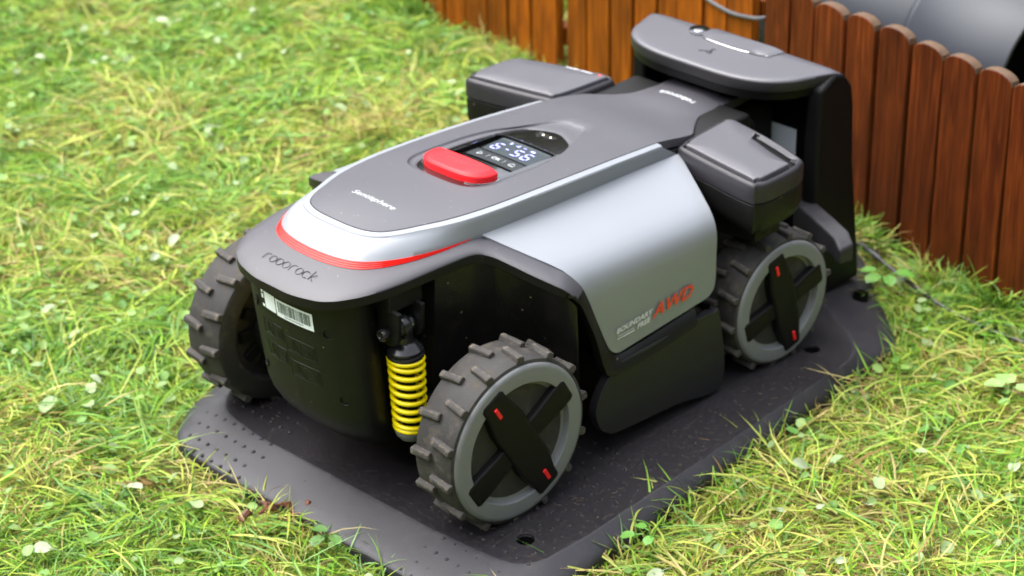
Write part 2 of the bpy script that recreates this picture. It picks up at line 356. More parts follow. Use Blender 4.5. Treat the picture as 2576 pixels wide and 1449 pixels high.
# ================================================================== CHARGING DOCK
dock = thing("charging_dock", "dark charging dock with wide base plate and overhanging hood beneath the lawn mower", "charging dock", (.74, 0, 0))
ground_poly = [(-.166,.138),(-.16,-.199),(-.158,-.30),(-.152,-.332),(-.133,-.352),(-.10,-.361),(-.003,-.357),(.33,-.3375),(.655,-.318),(.681,-.309),(.695,-.293),(.80,-.18),(.884,-.09),(.902,-.05),(.902,.10),(.884,.15),(.72,.325),(.69,.343),(.64,.338),(.3,.317),(-.003,.298),(-.06,.287),(-.10,.27),(-.136,.246),(-.155,.222),(-.164,.19)]
inner_poly = [(-.097,.125),(-.09,-.19),(-.082,-.275),(-.072,-.311),(-.045,-.327),(.025,-.3315),(.30,-.322),(.560,-.312),(.597,-.299),(.625,-.27),(.70,-.145),(.715,-.10),(.715,.16),(.69,.22),(.63,.285),(.59,.293),(.3,.28),(.03,.258),(-.02,.253),(-.055,.240),(-.078,.218),(-.09,.19)]
NB = 220; c_ = np.array([.3, 0.])
def dens(P, m=.035):
    out = []
    for i in range(len(P)):
        a = np.array(P[i]); b_ = np.array(P[(i+1) % len(P)]); k = max(int(np.hypot(*(b_-a))/m), 1)
        out += [tuple(a+(b_-a)*j/k) for j in range(k)]
    return out
G0 = polar(cr(dens(ground_poly), 500, True), c_, NB); I0 = polar(cr(dens(inner_poly), 500, True), c_, NB)
def ring2(P, z): return [(x, y, z) for x, y in P]
def sc2(P, s): return c_+(P-c_)*s
rings = [ring2(sc2(G0,.985), -.012), ring2(G0, -.012), ring2(G0, .0038), ring2(sc2(G0,.998), .0055)]
for t in (.12,.35,.6,.8,.93): 
    Pm = G0*(1-t)+I0*t; rings.append(ring2(Pm, .0065+.0185*(t**.9)))
rings += [ring2(I0, .0250), ring2(sc2(I0,.996), .0250), ring2(sc2(I0,.990), .0240)]
for s in (.8, .5, .2): rings.append(ring2(sc2(I0, s), .0240))
vf = loft(rings, True, True, True)
base = part("base_plate", vf, m_base, dock, smooth=50)
# real screw wells in the plate
wells = [(-.028,-.282),(.56,-.253),(-.022,.222),(.738,-.204),(.56,.235)]
cutv = join(*[xf(lathe([(.0115,-.0095),(.0115,.05)], 24), Matrix.Translation((x, y, 0))) for x, y in wells])
cut = part("cutter", cutv, m_tower, None)
bo = base.modifiers.new('b', 'BOOLEAN'); bo.object = cut; bo.operation = 'DIFFERENCE'; bo.solver = 'EXACT'
bpy.context.view_layer.update(); dg = bpy.context.evaluated_depsgraph_get()
me2 = bpy.data.meshes.new_from_object(base.evaluated_get(dg)); base.modifiers.clear(); base.data = me2
me2.set_sharp_from_angle(angle=R_(40)); bpy.data.objects.remove(cut)
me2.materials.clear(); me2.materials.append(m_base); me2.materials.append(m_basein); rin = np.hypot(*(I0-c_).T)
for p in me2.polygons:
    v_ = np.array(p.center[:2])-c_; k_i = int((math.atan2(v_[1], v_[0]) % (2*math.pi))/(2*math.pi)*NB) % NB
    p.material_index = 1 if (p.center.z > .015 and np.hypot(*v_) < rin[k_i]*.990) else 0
for x, y in wells:
    part("screw_well", xf(lathe([(.0114,.010),(.0114,.0225 if x > -.1 else .018),(.0102,.0215),(.0098,.002),(0,.002)], 24), Matrix.Translation((x, y, 0))), m_tower, dock)
# anti-slip studs
def ramp_z(x, y):
    v = np.array([x, y])-c_; th = math.atan2(v[1], v[0]) % (2*math.pi); k = int(th/(2*math.pi)*NB) % NB
    rr = np.hypot(*v); rg = np.hypot(*(G0[k]-c_)); ri = np.hypot(*(I0[k]-c_))
    if rr < ri*.985: return .0240
    t = min(max((rg-rr)/(rg-ri), 0), 1); return .0065+.0185*(t**.9)
stv = []
dome = [(.0028, -.0008), (.0025, .0006), (.0015, .0012), (0, .0014)]
def stud(x, y):
    if any(math.hypot(x-a, y-b_) < .018 for a, b_ in wells): return
    stv.append(xf(lathe(dome, 8), Matrix.Translation((x, y, ramp_z(x, y)))))
for i, xx in enumerate((-.160,-.1425,-.120,-.0985)):     # front ramp, both corners
    for j in range(9):
        yy = .240-.0185*j-(.009 if i % 2 else 0)
        if (yy > .095 or (i < 3 and yy > .088)) and (yy < .214 or i > 1): stud(xx, yy)
        yy = -.200-.0185*j-(.009 if i % 2 else 0)
        if yy > -.335 and not (i == 0 and yy < -.31): stud(xx+.006, yy)
for i in range(12):
    for j in range(8):
        yy = -.190-.0185*j-(.009 if i % 2 else 0); xx = -.062+.0225*i
        if yy > -.320 and math.hypot(xx, yy+.214) > .02: stud(xx, yy)
        yy = .236-.0185*j-(.009 if i % 2 else 0)
        if yy > .10: stud(-.062+.0225*i, yy)
o = part("anti_slip_studs", join(*stv), m_stud, dock, smooth=60); o['kind'] = 'stuff'
# tower
tp = [(.690,.020),(.672,.060),(.664,.10),(.664,.30),(.668,.345),(.700,.361),(.722,.352),(.738,.333),(.745,.30),(.751,.214),(.768,.11),(.778,.05),(.782,.020)]
for s in (-1, 1):
    part("side_wall", prism(tp, s*.144, s*.1695, 'y'), m_tower, dock, bevel=.007, seg=3)
bp = [(.712,.020),(.712,.355),(.722,.352),(.738,.333),(.745,.30),(.751,.214),(.768,.11),(.778,.05),(.782,.020)]
part("back_wall", prism(bp, -.1435, .1435, 'y'), m_tower, dock, bevel=.002)
# hood
hh_ = [(.5885,0),(.5888,.045),(.592,.075),(.600,.103),(.614,.126),(.637,.144),(.662,.153),(.690,.163),(.708,.168),(.722,.162),(.729,.14),(.731,.09),(.731,0)]
hood = cr([(x, y) for x, y in hh_] + [(x, -y) for x, y in hh_[1:-1][::-1]], 160, True)
hc = np.array([.67, 0.]); H0 = polar(hood, hc, 200)
def hring(s, z, dip=0): 
    out = []
    for x, y in hc+(H0-hc)*s:
        zz = z
        if x > .700: zz -= min((x-.700)*.32+ (x-.700)**2*8, .02)
        zz -= .010*max(0, (abs(y)-.12)/.048)**2*.4
        out.append((x, y, zz))
    return out
hr = [hring(.3, .3655), hring(.6, .3655), hring(.9, .3655), hring(.975, .3652), hring(.993, .3640), hring(1., .3615), hring(1., .3500), hring(.99, .3475), hring(.9, .347), hring(.3, .347)]
ho = part("hood", loft(hr, True, True, True), m_base2, dock, smooth=60); ho.data.materials.append(mat("hood_rim_plastic", (.018,.017,.020), .45, spec=.35))
for p in ho.data.polygons: p.material_index = 1 if p.center.z < .3606 and (p.normal.z < .55 and p.center.x < .725) else 0
# dark fairing under the hood front
und = [hring(.985, .3468), hring(.96, .335), hring(.80, .330), hring(.2, .330)]
part("hood_underside", loft(und, True, False, True), m_tower, dock, smooth=50)
# access cover with dark round window on top of the hood
cov = [(.668,.040),(.6675,-.052),(.670,-.064),(.677,-.070),(.701,-.076),(.704,-.06),(.704,.045),(.700,.052),(.688,.052),(.674,.046)]
cc = np.array(cov).mean(0)
def cring(s, z): return [(cc[0]+(x-cc[0])*s, cc[1]+(y-cc[1])*s, z) for x, y in cov]
part("top_cover", loft([cring(1., .3650), cring(.985, .3675), cring(.95, .3686), cring(.5, .3686)], True, False, True), m_base2, dock, smooth=40)
part("cover_edge_highlight", tube([(x, y, .3668) for x, y in cr([(.668,.036),(.6662,.015),(.6655,-.01),(.6662,-.03),(.669,-.046)], 20)], [.0003]+[.0007]*18+[.0003], 6), m_chrome, dock)  # bright metal strips stand in for highlights along the cover edge
part("cover_edge_highlight", tube([(x, y, .3668) for x, y in cr([(.672,-.067),(.676,-.0705),(.688,-.073),(.701,-.076)], 14)], .0008, 6), m_chrome, dock)
win = [(.679+.017*math.cos(t)*1.0+.004*math.sin(t), .062+.0175*math.sin(t)) for t in np.linspace(0, 2*math.pi, 24, endpoint=False)]
win = [(x+.008, y) for x, y in win]
part("dark_window", loft([[(x, y, .3652) for x, y in win], [(x, y, .3668) for x, y in win], [(.686+(x-.686)*.9, .06+(y-.06)*.9, .3672) for x, y in win]], True, False, True), m_gloss, dock)
part("window_insert", lathe([(.0075, 0), (.0075, .0012), (.006, .0018), (0, .0018)], 16, Matrix.Translation((.683, .061, .367))), m_chrome, dock)
# triangular emblem, thin grooves drawn as strokes
em = [(.6300,.0165),(.6400,-.0005),(.6298,-.0030),(.6340,.0060)]
part("hood_emblem", join(tube([(x, y, .3657) for x, y in em], .0007, 5), tube([(.6345,-.0005,.3657),(.6455,.0050,.3657),(.6470,-.0005,.3657)], .0007, 5)), m_blackm, dock)
# label on the inside back wall
part("white_label", box(.7105, .7118, -.097, -.040, .195, .2525), m_white, dock, smooth=None)
part("label_mark", box(.7100, .7104, -.068, -.052, .2095, .2135), m_print, dock, smooth=None)
# guide arms
for s in (-1, 1):
    P_ = [(.684, .14), (.668, .175), (.652, .212), (.640, .246), (.632, .262)]; Q_ = [(.660, .135), (.645, .165), (.630, .200), (.616, .238), (.608, .256)]
    zt_ = [.178,.178,.177,.172,.160]; zb_ = [.12,.13,.138,.138,.134]
    rg = []
    for (px, py), (qx, qy), zt, zb in zip(P_, Q_, zt_, zb_):
        rg.append([(qx, s*qy, zb), (qx, s*qy, zt-.004), (px, s*py, zt), (px, s*py, zb)])
    part("guide_arm", loft(rg, True, True, True), m_base, dock, bevel=.004, seg=3)

# ================================================================== ROBOT MOWER
mower = thing("robot_lawn_mower", "grey and silver four wheeled robot lawn mower with red stop button, parked on its dock", "robot lawn mower", (.22, 0, .024))

def zc(x):
    x = np.asarray(x, float)
    p = .35531-.04927*(x-.15)-.09581*(x-.15)**2
    k = np.interp(x, [.38,.41,.44,.475,.52,.58,.66], [.3392,.3362,.3315,.3245,.3185,.3155,.3145])
    wt = np.clip((x-.36)/.04, 0, 1); wt = wt*wt*(3-2*wt)
    return p*(1-wt)+k*wt
halfw_x = [-.052,-.0515,-.0495,-.045,-.037,-.020,.004,.035,.07,.11,.16,.22,.28,.34,.39,.41,.475,.50,.52,.54,.565,.66]
halfw_y = [0,.022,.038,.0515,.063,.0735,.0825,.093,.100,.104,.1055,.1055,.1045,.1025,.101,.101,.1005,.086,.072,.061,.057,.056]
def S(x, y):
    h = max(float(np.interp(x, halfw_x, halfw_y)), .03); 
    f = float(np.clip((x+.052)/.08, 0, 1)); f = f*(2-f)
    return float(zc(x)) + .006*(1-min((y/h)**2, 1))*f
def S_out(x): return float(zc(x))
# --- dark top panel with dished oval around the display
ph = cr(list(zip(halfw_x, halfw_y)), 220)
outline = np.vstack([ph, np.column_stack([ph[::-1][:-1,0], -ph[::-1][:-1,1]])])
oc = np.array([.22, 0.]); NT = 420
def ell(x0, x1, h, p=2.4):
    a = (x1-x0)/2; cx = (x0+x1)/2
    t = np.linspace(0, 2*math.pi, 160, endpoint=False)
    return np.column_stack([cx+a*np.sign(np.cos(t))*np.abs(np.cos(t))**(2/p), h*np.sign(np.sin(t))*np.abs(np.sin(t))**(2/p)])
def oval(x0, x1, h):  # front end blunter than rear end
    pts = [(x0, 0), (x0+.002, h*.50), (x0+.012, h*.82), (x0+.035, h*.975), (x0+.08, h), (x0+.125, h*.985), (x0+.165, h*.88), (x0+.195, h*.68), (x1-.006, h*.32), (x1, 0)]
    return cr(pts + [(x, -y) for x, y in pts[1:-1][::-1]], 160, True)
# uneven ray angles: denser towards nose corners
OO = polar(outline, oc, NT); OI = polar(oval(.1125, .3285, .0585), oc, NT); OR_ = polar(oval(.1045, .3655, .0695), oc, NT)
def lift(P, dz=0.): return [(x, y, S(x, y)+dz) for x, y in P]
rings = [lift(OI, -.0095), lift(OI, -.0045), lift(OI*.9+OR_*.1, -.0036), lift(OI*.75+OR_*.25, -.0034), lift(OI*.5+OR_*.5, -.0028), lift(OI*.22+OR_*.78, -.0026), lift(OI*.12+OR_*.88, -.0016), lift(OI*.04+OR_*.96, -.0004), lift(OR_, .0001)]
for t in np.linspace(.06, .97, 14): rings.append(lift(OR_*(1-t)+OO*t))
rings.append(lift(OO)); 
inn = oc+(OO-oc)*.994
rings.append([(x, y, S(a, b_)-.0012) for (x, y), (a, b_) in zip(oc+(OO-oc)*1.0015, OO)])
rings.append([(x, y, S(a, b_)-.012) for (x, y), (a, b_) in zip(oc+(OO-oc)*1.0015, OO)])
part("top_panel", loft(rings, True), m_dark, mower, smooth=40)
# --- silver cowl: lip, side wall, nose
def half(ctrl, n_=150): return cr(ctrl, n_)
P2 = [(-.052,0),(-.0515,.022),(-.0495,.038),(-.045,.0515),(-.037,.063),(-.020,.0735),(.004,.0825),(.035,.093),(.07,.100),(.11,.104),(.16,.1055),(.22,.1055),(.28,.1045),(.34,.1025),(.39,.101),(.409,.1005)]
RT = [(-.094,0,.340),(-.0925,.024,.340),(-.089,.045,.340),(-.083,.0625,.340),(-.073,.077,.340),(-.054,.0915,.3395),(-.025,.1035,.338),(.012,.1105,.3355),(.062,.1142,.3325),(.10,.1150,.331),(.16,.1150,.3295),(.22,.1145,.3285),(.28,.1135,.325),(.35,.1125,.319),(.41,.1115,.314),(.441,.1105,.311)]
RB = [(-.1025,0,.333),(-.101,.026,.333),(-.096,.05,.333),(-.0885,.068,.333),(-.077,.0815,.333),(-.0565,.0945,.333),(-.0262,.1055,.333),(.0118,.1118,.3325),(.045,.1139,.3322)]
hp = half(P2); hp3 = np.column_stack([hp, [S_out(x) for x in hp[:,0]]])
rtv = half(RT)
def offs(h, wfun, dz):
    o_ = []
    for i in range(len(h)):
        a = h[max(i-1, 0)]; b_ = h[min(i+1, len(h)-1)]; t = np.array([b_[0]-a[0], b_[1]-a[1]])
        if i == 0: t = np.array([0., 1.])
        t /= np.hypot(*t); nn = np.array([-t[1], t[0]])
        ww = wfun(h[i][0]); o_.append((h[i][0]+nn[0]*ww, max(h[i][1]+nn[1]*ww, 0 if i else 0), S_out(h[i][0])+dz))
    o_[0] = (o_[0][0], 0, o_[0][2]); return np.array(o_)
lipw = lambda x: float(np.interp(x, [-.05,-.02,.05,.35,.409], [.0085,.0085,.0098,.0098,.009]))
L0 = offs(hp3, lambda x: .0009, -.004); L0b = offs(hp3, lambda x: .0012, -.0006); L1 = offs(hp3, lipw, -.0022)
L1b = offs(hp3, lambda x: lipw(x)+.0012, -.0040)
mid = []
for i in range(len(rtv)):
    a = L1b[i]; b_ = rtv[i]; out = []
    for t in (.2,.5,.8):
        p = a*(1-t)+b_*t; bul = .0035*4*t*(1-t)*float(np.clip((.03-p[0])/.08, 0, 1)); p = p+np.array([-bul*.3, 0, bul]); out.append(p)
    mid.append(out)
mid = [np.array([m_[k] for m_ in mid]) for k in range(3)]
cowl = [mirror_curve(c) for c in (L0, L0b, L1, L1b, mid[0], mid[1], mid[2], rtv, rtv+np.array([.002,-.002 if 0 else 0,-.006]))]
c_vf = loft(cowl, False)
# rear return of the cowl
def endcap(idx):
    pts = [c[idx] for c in cowl]; s = 1 if pts[0][1] > 0 else -1
    inner = [np.array([p[0]-.004, s*.085, p[2]-.002]) for p in pts]
    return loft([pts, inner], False)
cow = join(c_vf, endcap(0), endcap(-1))
part("silver_cowl", cow, m_silver, mower, smooth=38)
# --- red ribbed trim strip below the cowl
rt9 = cr(RT[:9], 90); rb9 = cr(RB, 90)
rr = []
K = 15
for k in range(K+1):
    t = k/K; c = rt9*(1-t)+rb9*t; amp = [0, .0006, .0006, 0][k % 4] if 0 < k < K else 0
    c = c + np.column_stack([-amp*np.ones(len(c))*np.clip((.05-c[:,0])/.1, 0, 1), amp*.4*(c[:,1] > .01), amp*.6*np.ones(len(c))]); c[0,1] = 0
    rr.append(mirror_curve(c))
part("red_trim", loft(rr, False), m_redtr, mower, smooth=50)
# --- skirt
SI = [(-.1025,0,.333),(-.101,.026,.333),(-.096,.05,.333),(-.0885,.068,.333),(-.077,.0815,.333),(-.0565,.0945,.333),(-.0262,.1055,.333),(.0118,.1118,.3325),(.055,.1145,.332),
      (.075,.119,.3285),(.088,.14,.3215),(.100,.17,.3125),(.112,.195,.3035),(.1215,.212,.2955),(.1325,.2235,.280),(.1395,.2275,.262),(.160,.2275,.215),(.177,.2275,.176),(.195,.2275,.161),(.24,.2275,.161),(.30,.2275,.165),(.34,.2275,.168)]
SO = [(-.156,0,.314),(-.1555,.03,.314),(-.151,.055,.315),(-.144,.0755,.316),(-.13,.095,.319),(-.102,.113,.322),(-.06,.1235,.324),(0,.130,.326),(.042,.1355,.326),
      (.059,.148,.3215),(.068,.168,.315),(.079,.196,.3055),(.090,.219,.297),(.099,.231,.2895),(.110,.2385,.276),(.120,.240,.258),(.142,.240,.208),(.156,.240,.165),(.172,.240,.146),(.235,.238,.142),(.30,.238,.146),(.335,.238,.150)]
si = cr(SI, 190); so_ = cr(SO, 190)
def dn(c, dx, dz):
    o_ = c.copy()
    for i in range(len(c)):
        t = np.array(c[min(i+1, len(c)-1)]-c[max(i-1, 0)]); 
        if i == 0: t = np.array([0, 1., 0])
        t = t/np.linalg.norm(t[:2]) if np.linalg.norm(t[:2]) > 1e-6 else t
        o_[i] = c[i]+np.array([-t[1]*0+dx*t[1], -dx*t[0], dz])
    o_[0,1] = 0
    return o_
# fade: on the vertical leg of the arm the flange turns inward instead of down
def flange(c, d_in, d_dn):
    o_ = c.copy(); nA = len(c)
    for i in range(nA):
        f = float(np.clip((i/nA-.60)/.08, 0, 1))
        o_[i] = c[i]+np.array([.0*f, 0, 0])+np.array([0, -d_in*f, -d_dn*(1-f)])
    return o_
sk = [si+np.array([0,0,-.004]), si, si*.75+so_*.25+np.array([0,0,.0016]), si*.5+so_*.5+np.array([0,0,.0022]), si*.25+so_*.75+np.array([0,0,.0020]), si*.06+so_*.94+np.array([0,0,.0006]), so_+np.array([0,0,-.0010]), flange(so_, .012, .0125)]
sk[0][:,1] = np.where(np.arange(190) == 0, 0, sk[0][:,1])
mats_sk = loft([mirror_curve(c) for c in sk], False)
skm = pyd(*mats_sk); skm.materials.append(m_skirt); skm.materials.append(m_black)
for p in skm.polygons: p.material_index = 1 if (p.center.z < .268 and p.center.x > .05) or (abs(p.normal.z) < .45) else 0
o = link("front_skirt", skm, m_skirt, mower, smooth=42)
sk2 = [flange(so_, .012, .0125), flange(so_*.96+si*.04, .013, .0135), flange(so_*.55+si*.45, .016, .016), flange(so_*.1+si*.9, .02, .02)]
part("skirt_underside", loft([mirror_curve(c) for c in sk2], False), m_black, mower, smooth=42)

# --- side wings (silver cover over the side, rounded shoulder)
W = [ # y, z_front, z_rear, x_front, x_rear
 (.1125,.3315,.3125,.0755,.4405),(.14,.3222,.3040,.0875,.4260),(.17,.3132,.2955,.1000,.4095),(.192,.3055,.2885,.1110,.3975),(.206,.2990,.2830,.1185,.3905),(.216,.2905,.2760,.1250,.3860),
 (.223,.2800,.2680,.1320,.3830),(.2265,.2680,.2590,.1370,.3815),(.228,.2550,.2500,.1425,.3808),(.228,.2300,.2300,.1530,.3805),(.228,.2050,.2100,.1640,.3804),(.228,.1850,.1950,.1727,.3803),(.228,.1760,.1850,.1775,.3790),(.228,.1690,.1780,.1830,.3760),(.228,.1640,.1730,.1900,.3690),(.228,.1618,.1710,.1970,.3610)]
def wing(dy=0., g=0.):
    rows = []
    for i, (y, zf_, zr_, xf_, xr_) in enumerate(W):
        row = []
        for t in np.linspace(0, 1, 16):
            xx = (xf_+g)*(1-t)+(xr_-g)*t; tt = (xx-.10)/.32
            zz = zf_*(1-t)+zr_*t
            row.append((xx, y-(dy if i > 5 else 0), zz-(dy if i <= 6 else 0)))
        rows.append(row)
    return rows
for s in (-1, 1):
    vf = loft(wing(), False); vf = vf if s > 0 else mir(vf)
    mw = pyd(*vf); bm = bmesh.new(); bm.from_mesh(mw)
    flip = sum(f.normal.z for f in bm.faces) < 0
    if flip: bmesh.ops.reverse_faces(bm, faces=bm.faces)
    bmesh.ops.solidify(bm, geom=bm.verts[:]+bm.edges[:]+bm.faces[:], thickness=.003); bmesh.ops.translate(bm, verts=bm.verts, vec=(0, 0, .0012)); bm.to_mesh(mw); bm.free()
    o = link("side_cover", mw, m_silver, mower, smooth=50)
    o['label'] = 'silver side cover printed with red letters' if s < 0 else 'silver side cover on the far side'
    # black body under the cover
    secs = []
    for g_, ix in ((.006, .085), (-.0, .0)):
        pass
    rf = [(xf_+.005, y-.005, zf_-.006) for y, zf_, zr_, xf_, xr_ in W]+[(.205,.224,.150),(.205,.10,.14),(.085,.10,.30)]
    rr_ = [(xr_-.014, y-.007, zr_-.006) for y, zf_, zr_, xf_, xr_ in W]+[(.36,.224,.155),(.40,.10,.14),(.44,.10,.29)]
    vf = loft([rf, rr_], True, True, True); vf = vf if s > 0 else mir(vf)
    part("side_body", vf, m_blackm, mower, smooth=30)
    # lower guard plate
    gp = [(.383,.144),(.372,.1495),(.352,.153),(.200,.1535),(.182,.148),(.162,.130),(.149,.108),(.1485,.090),(.158,.070),(.172,.060),(.190,.054),(.300,.044),(.392,.036)]
    part("side_guard", prism(cr(gp, 60, True).tolist(), s*.222, s*.2345, 'y'), m_guard, mower, bevel=.002, seg=3)
    part("guard_bracket", join(box(.21,.24,min(s*.1,s*.223),max(s*.1,s*.223),.09,.13), box(.30,.33,min(s*.1,s*.223),max(s*.1,s*.223),.09,.13)), m_blackm, mower)

# inner fender walls that close the space between the skirt edge and the body
m_fender = speck(mat("fender_plastic", (.007,.0068,.0065), .28, bump=.3, bscale=500, spec=.35, dirt=.10, dirtcol=(.12,.09,.05), dscale=40), .96, 140, (.20,.15,.08))
fi = [i for i in range(len(so_)) if so_[i][0] > -.018 and so_[i][2] > .272]
for s in (-1, 1):
    tpc = [so_[i]+np.array([0, -.003, -.009]) for i in fi]; rws = []
    for t in np.linspace(0, 1, 7):
        row = []
        for p in tpc:
            k = float(np.clip((p[1]-.131)/.06, 0, 1)); xb = p[0]+k*max(.130-p[0], 0)+.030*t*0; zb = .125
            yy = p[1]-.012*t
            row.append((p[0]*(1-t)+xb*t, s*yy, p[2]*(1-t)+zb*t))
        rws.append(row)
    first = [(-.018, s*.085, r[0][2]) for r in rws]
    rws = [[f]+r for f, r in zip(first, rws)]
    part("inner_fender", loft(rws, False), m_fender, mower, smooth=40)

# --- chassis
def ch_ring(dx, k, z):
    c = [(-.147,0),(-.1455,.03),(-.142,.054),(-.135,.076),(-.122,.095),(-.104,.100),(-.088,.094),(-.076,.084),(.06,.082)]
    c = cr([(x+dx, y*k) for x, y in c], 60); c[0,1] = 0
    return [(x, y, z) for x, y in mirror_curve(np.column_stack([c, np.zeros(len(c))]))[:,:2]]
cr_ = [ch_ring(.004, 1.0, .318), ch_ring(.006, .99, .300), ch_ring(.0095, .985, .26), ch_ring(.0155, .975, .20), ch_ring(.0215, .96, .145), ch_ring(.026, .945, .130), ch_ring(.034, .92, .115), ch_ring(.044, .88, .103), ch_ring(.050, .85, .099), ch_ring(.056, .83, .094), ch_ring(.070, .70, .078), ch_ring(.10, .55, .066)]
part("front_housing", loft(cr_, True, True, True), m_black, mower, smooth=40)
def front_x(z, y=0.):
    dx = np.interp(z, [.128,.145,.20,.26,.300,.318], [.027,.0215,.0155,.0095,.006,.004]); k = np.interp(z, [.145,.30], [.96,.99])
    c = cr([(-.147,0),(-.1455,.03),(-.142,.054),(-.135,.076),(-.122,.095),(-.104,.100)], 80)
    return float(np.interp(abs(y), c[:,1]*k, c[:,0]+dx))
part("chassis", join(box(.04,.60,-.104,.104,.085,.316), box(.02,.10,-.155,.155,.24,.30) if 0 else box(.05,.58,-.10,.10,.07,.09)), m_blackm, mower, bevel=.006)
for s in (-1,1):   # arch roof filling between the skirt and body
    vf = loft([[(-.05,.09,.312),(.06,.128,.312),(.085,.16,.305),(.12,.21,.28),(.12,.09,.28)],[(-.05,.09,.290),(.10,.128,.290),(.12,.16,.285),(.15,.21,.26),(.15,.09,.26)]], True, True, True)
    part("wheel_arch", vf if s > 0 else mir(vf), m_blackm, mower)

# embossed warning panels, screw recesses and label on the front housing
def fp(y, z, d=0.): return (front_x(z, y)-d, y, z)
def stroke(pts, r_=.00045): return tube([fp(y, z, .0001) for y, z in pts], r_, 5)
def frame(y0, y1, z0, z1): 
    q_ = [(y0,z0)]+[(y0+(y1-y0)*k/4, z1) for k in range(5)]+[(y1,z0)]+[(y1+(y0-y1)*k/4, z0) for k in range(1, 5)]
    return stroke(q_)
el = []
for (y0, y1, z0, z1) in [(.052,.013,.222,.243),(.008,-.042,.214,.236),(.050,.011,.190,.212),(.006,-.044,.180,.203)]:
    el.append(frame(y0, y1, z0, z1)); ym = (y0+y1)/2
    el.append(stroke([(ym, z0), (ym, z1)]))
    a0 = y0+(ym-y0)*.12; a1 = y0+(ym-y0)*.88; zm = (z0+z1)/2
    el.append(stroke([(a0, z0+.003), ((a0+a1)/2, z1-.003), (a1, z0+.003), (a0, z0+.003)]))
    el.append(stroke([((a0+a1)/2, z0+.005), ((a0+a1)/2, zm+.001)]))
    c0 = ym+(y1-ym)*.2; c1 = ym+(y1-ym)*.85
    el.append(stroke([(c0, z0+.003), (c0*.4+c1*.6, zm), (c0, z1-.004)])); el.append(stroke([(c1, z0+.003), (c0*.6+c1*.4, zm), (c1, z1-.004), (c1, z0+.003)]))
part("embossed_pictograms", join(*el), m_black, mower, smooth=60)
for y, z in ((-.0655,.262),(-.073,.170),(.0655,.262),(.07,.170)):
    nrm = Vector((-1, -.55 if y < 0 else .55, 0)).normalized(); q_ = nrm.to_track_quat('Z', 'Y').to_matrix().to_4x4(); q_.translation = Vector(fp(y, z, -.0002))
    part("screw_recess", lathe([(.0078,-.006),(.0078,.0006),(.0070,.0010),(.0066,.0006),(.0062,-.004),(0,-.004)], 20, q_), m_blackm, mower)
# identification label with barcode (the square code is left blank)
def lab(y0, y1, z0, z1, d, m_, nm):
    n_ = 8; a = [fp(y0+(y1-y0)*k/n_, z1, d) for k in range(n_+1)]; b_ = [fp(y0+(y1-y0)*k/n_, z0, d) for k in range(n_+1)]
    return part(nm, loft([a, b_], False), m_, mower, smooth=60)
lab(.0545, -.0545, .2545, .2885, .0003, m_blackm, "label_backing")
lab(.0465, .0425, .2815, .2855, .0006, m_white, "paper_label"); lab(.0465, .0425, .2735, .2795, .0006, m_white, "paper_label"); lab(.0465, .0415, .2615, .2655, .0006, m_white, "paper_label")
lab(.0400, .0188, .2615, .2850, .0006, m_white, "paper_label")
lab(.0172, -.0460, .2600, .2840, .0006, m_white, "paper_label")
yb = .0135; bars = []
while yb > -.042:
    wb = random.choice([.0006,.0009,.0014]); a = [fp(yb, .2815, .0008), fp(yb-wb, .2815, .0008)]; b_ = [fp(yb, .2660, .0008), fp(yb-wb, .2660, .0008)]
    bars.append(loft([a, b_], False)); yb -= wb+random.choice([.0006,.0008,.0013])
part("barcode", join(*bars), m_print, mower, smooth=None)
for y in np.arange(.004, -.032, -.0016):
    pass
part("barcode_digits", join(*[loft([[fp(y, .2640, .0008), fp(y-.0009, .2640, .0008)], [fp(y, .2625, .0008), fp(y-.0009, .2625, .0008)]], False) for y in np.arange(.002, -.030, -.0016)]), m_print, mower, smooth=None)

# --- display window
bz = -.0042
wn = polar(rrect(.170, .2755, -.0505, .0505, .006), oc, NT)
wr = [lift(OI*.999, bz-.004), lift(OI*.999, bz), lift(OI*.6+wn*.4, bz+.0003), lift(wn, bz+.0004)]
part("display_bezel", loft(wr, True), m_gloss, mower, smooth=40)
wz = lambda x, y, d: S(x, y)+d
wl_ = [lift(wn, bz+.0004), lift(wn*.997+oc*.003, bz-.001), lift(wn*.985+oc*.015, bz-.0075)]
part("window_rim", loft(wl_[:2], True), m_chrome, mower); part("window_well", loft(wl_[1:], True), m_gloss, mower)
def plate(x0, x1, y0, y1, d0, d1, nm, m_, par=mower, nn=10):
    """plate whose depth below the panel goes from d0 at x0 to d1 at x1"""
    a = [[(x0+(x1-x0)*i/3, y0+(y1-y0)*k/nn, S(x0+(x1-x0)*i/3, y0+(y1-y0)*k/nn)+d0+(d1-d0)*i/3) for k in range(nn+1)] for i in range(4)]
    return part(nm, loft(a, False), m_, par, smooth=60)
plate(.166, .279, -.0525, .0525, -.0116, -.0116, "window_floor", m_gloss)
scr = plate(.2315, .2735, -.0430, .0430, -.0105, -.0075, "display_screen", m_screen)
plate(.2045, .2275, -.0440, .0440, -.0100, -.0098, "keypad", m_key)
def on_screen(u, v):   # u right (towards -y), v up (towards +x), origin screen centre
    x = .2525+v; y = -u; t = (x-.2315)/.042
    return (x, y, S(x, y)-.0105+.003*t+.0004)
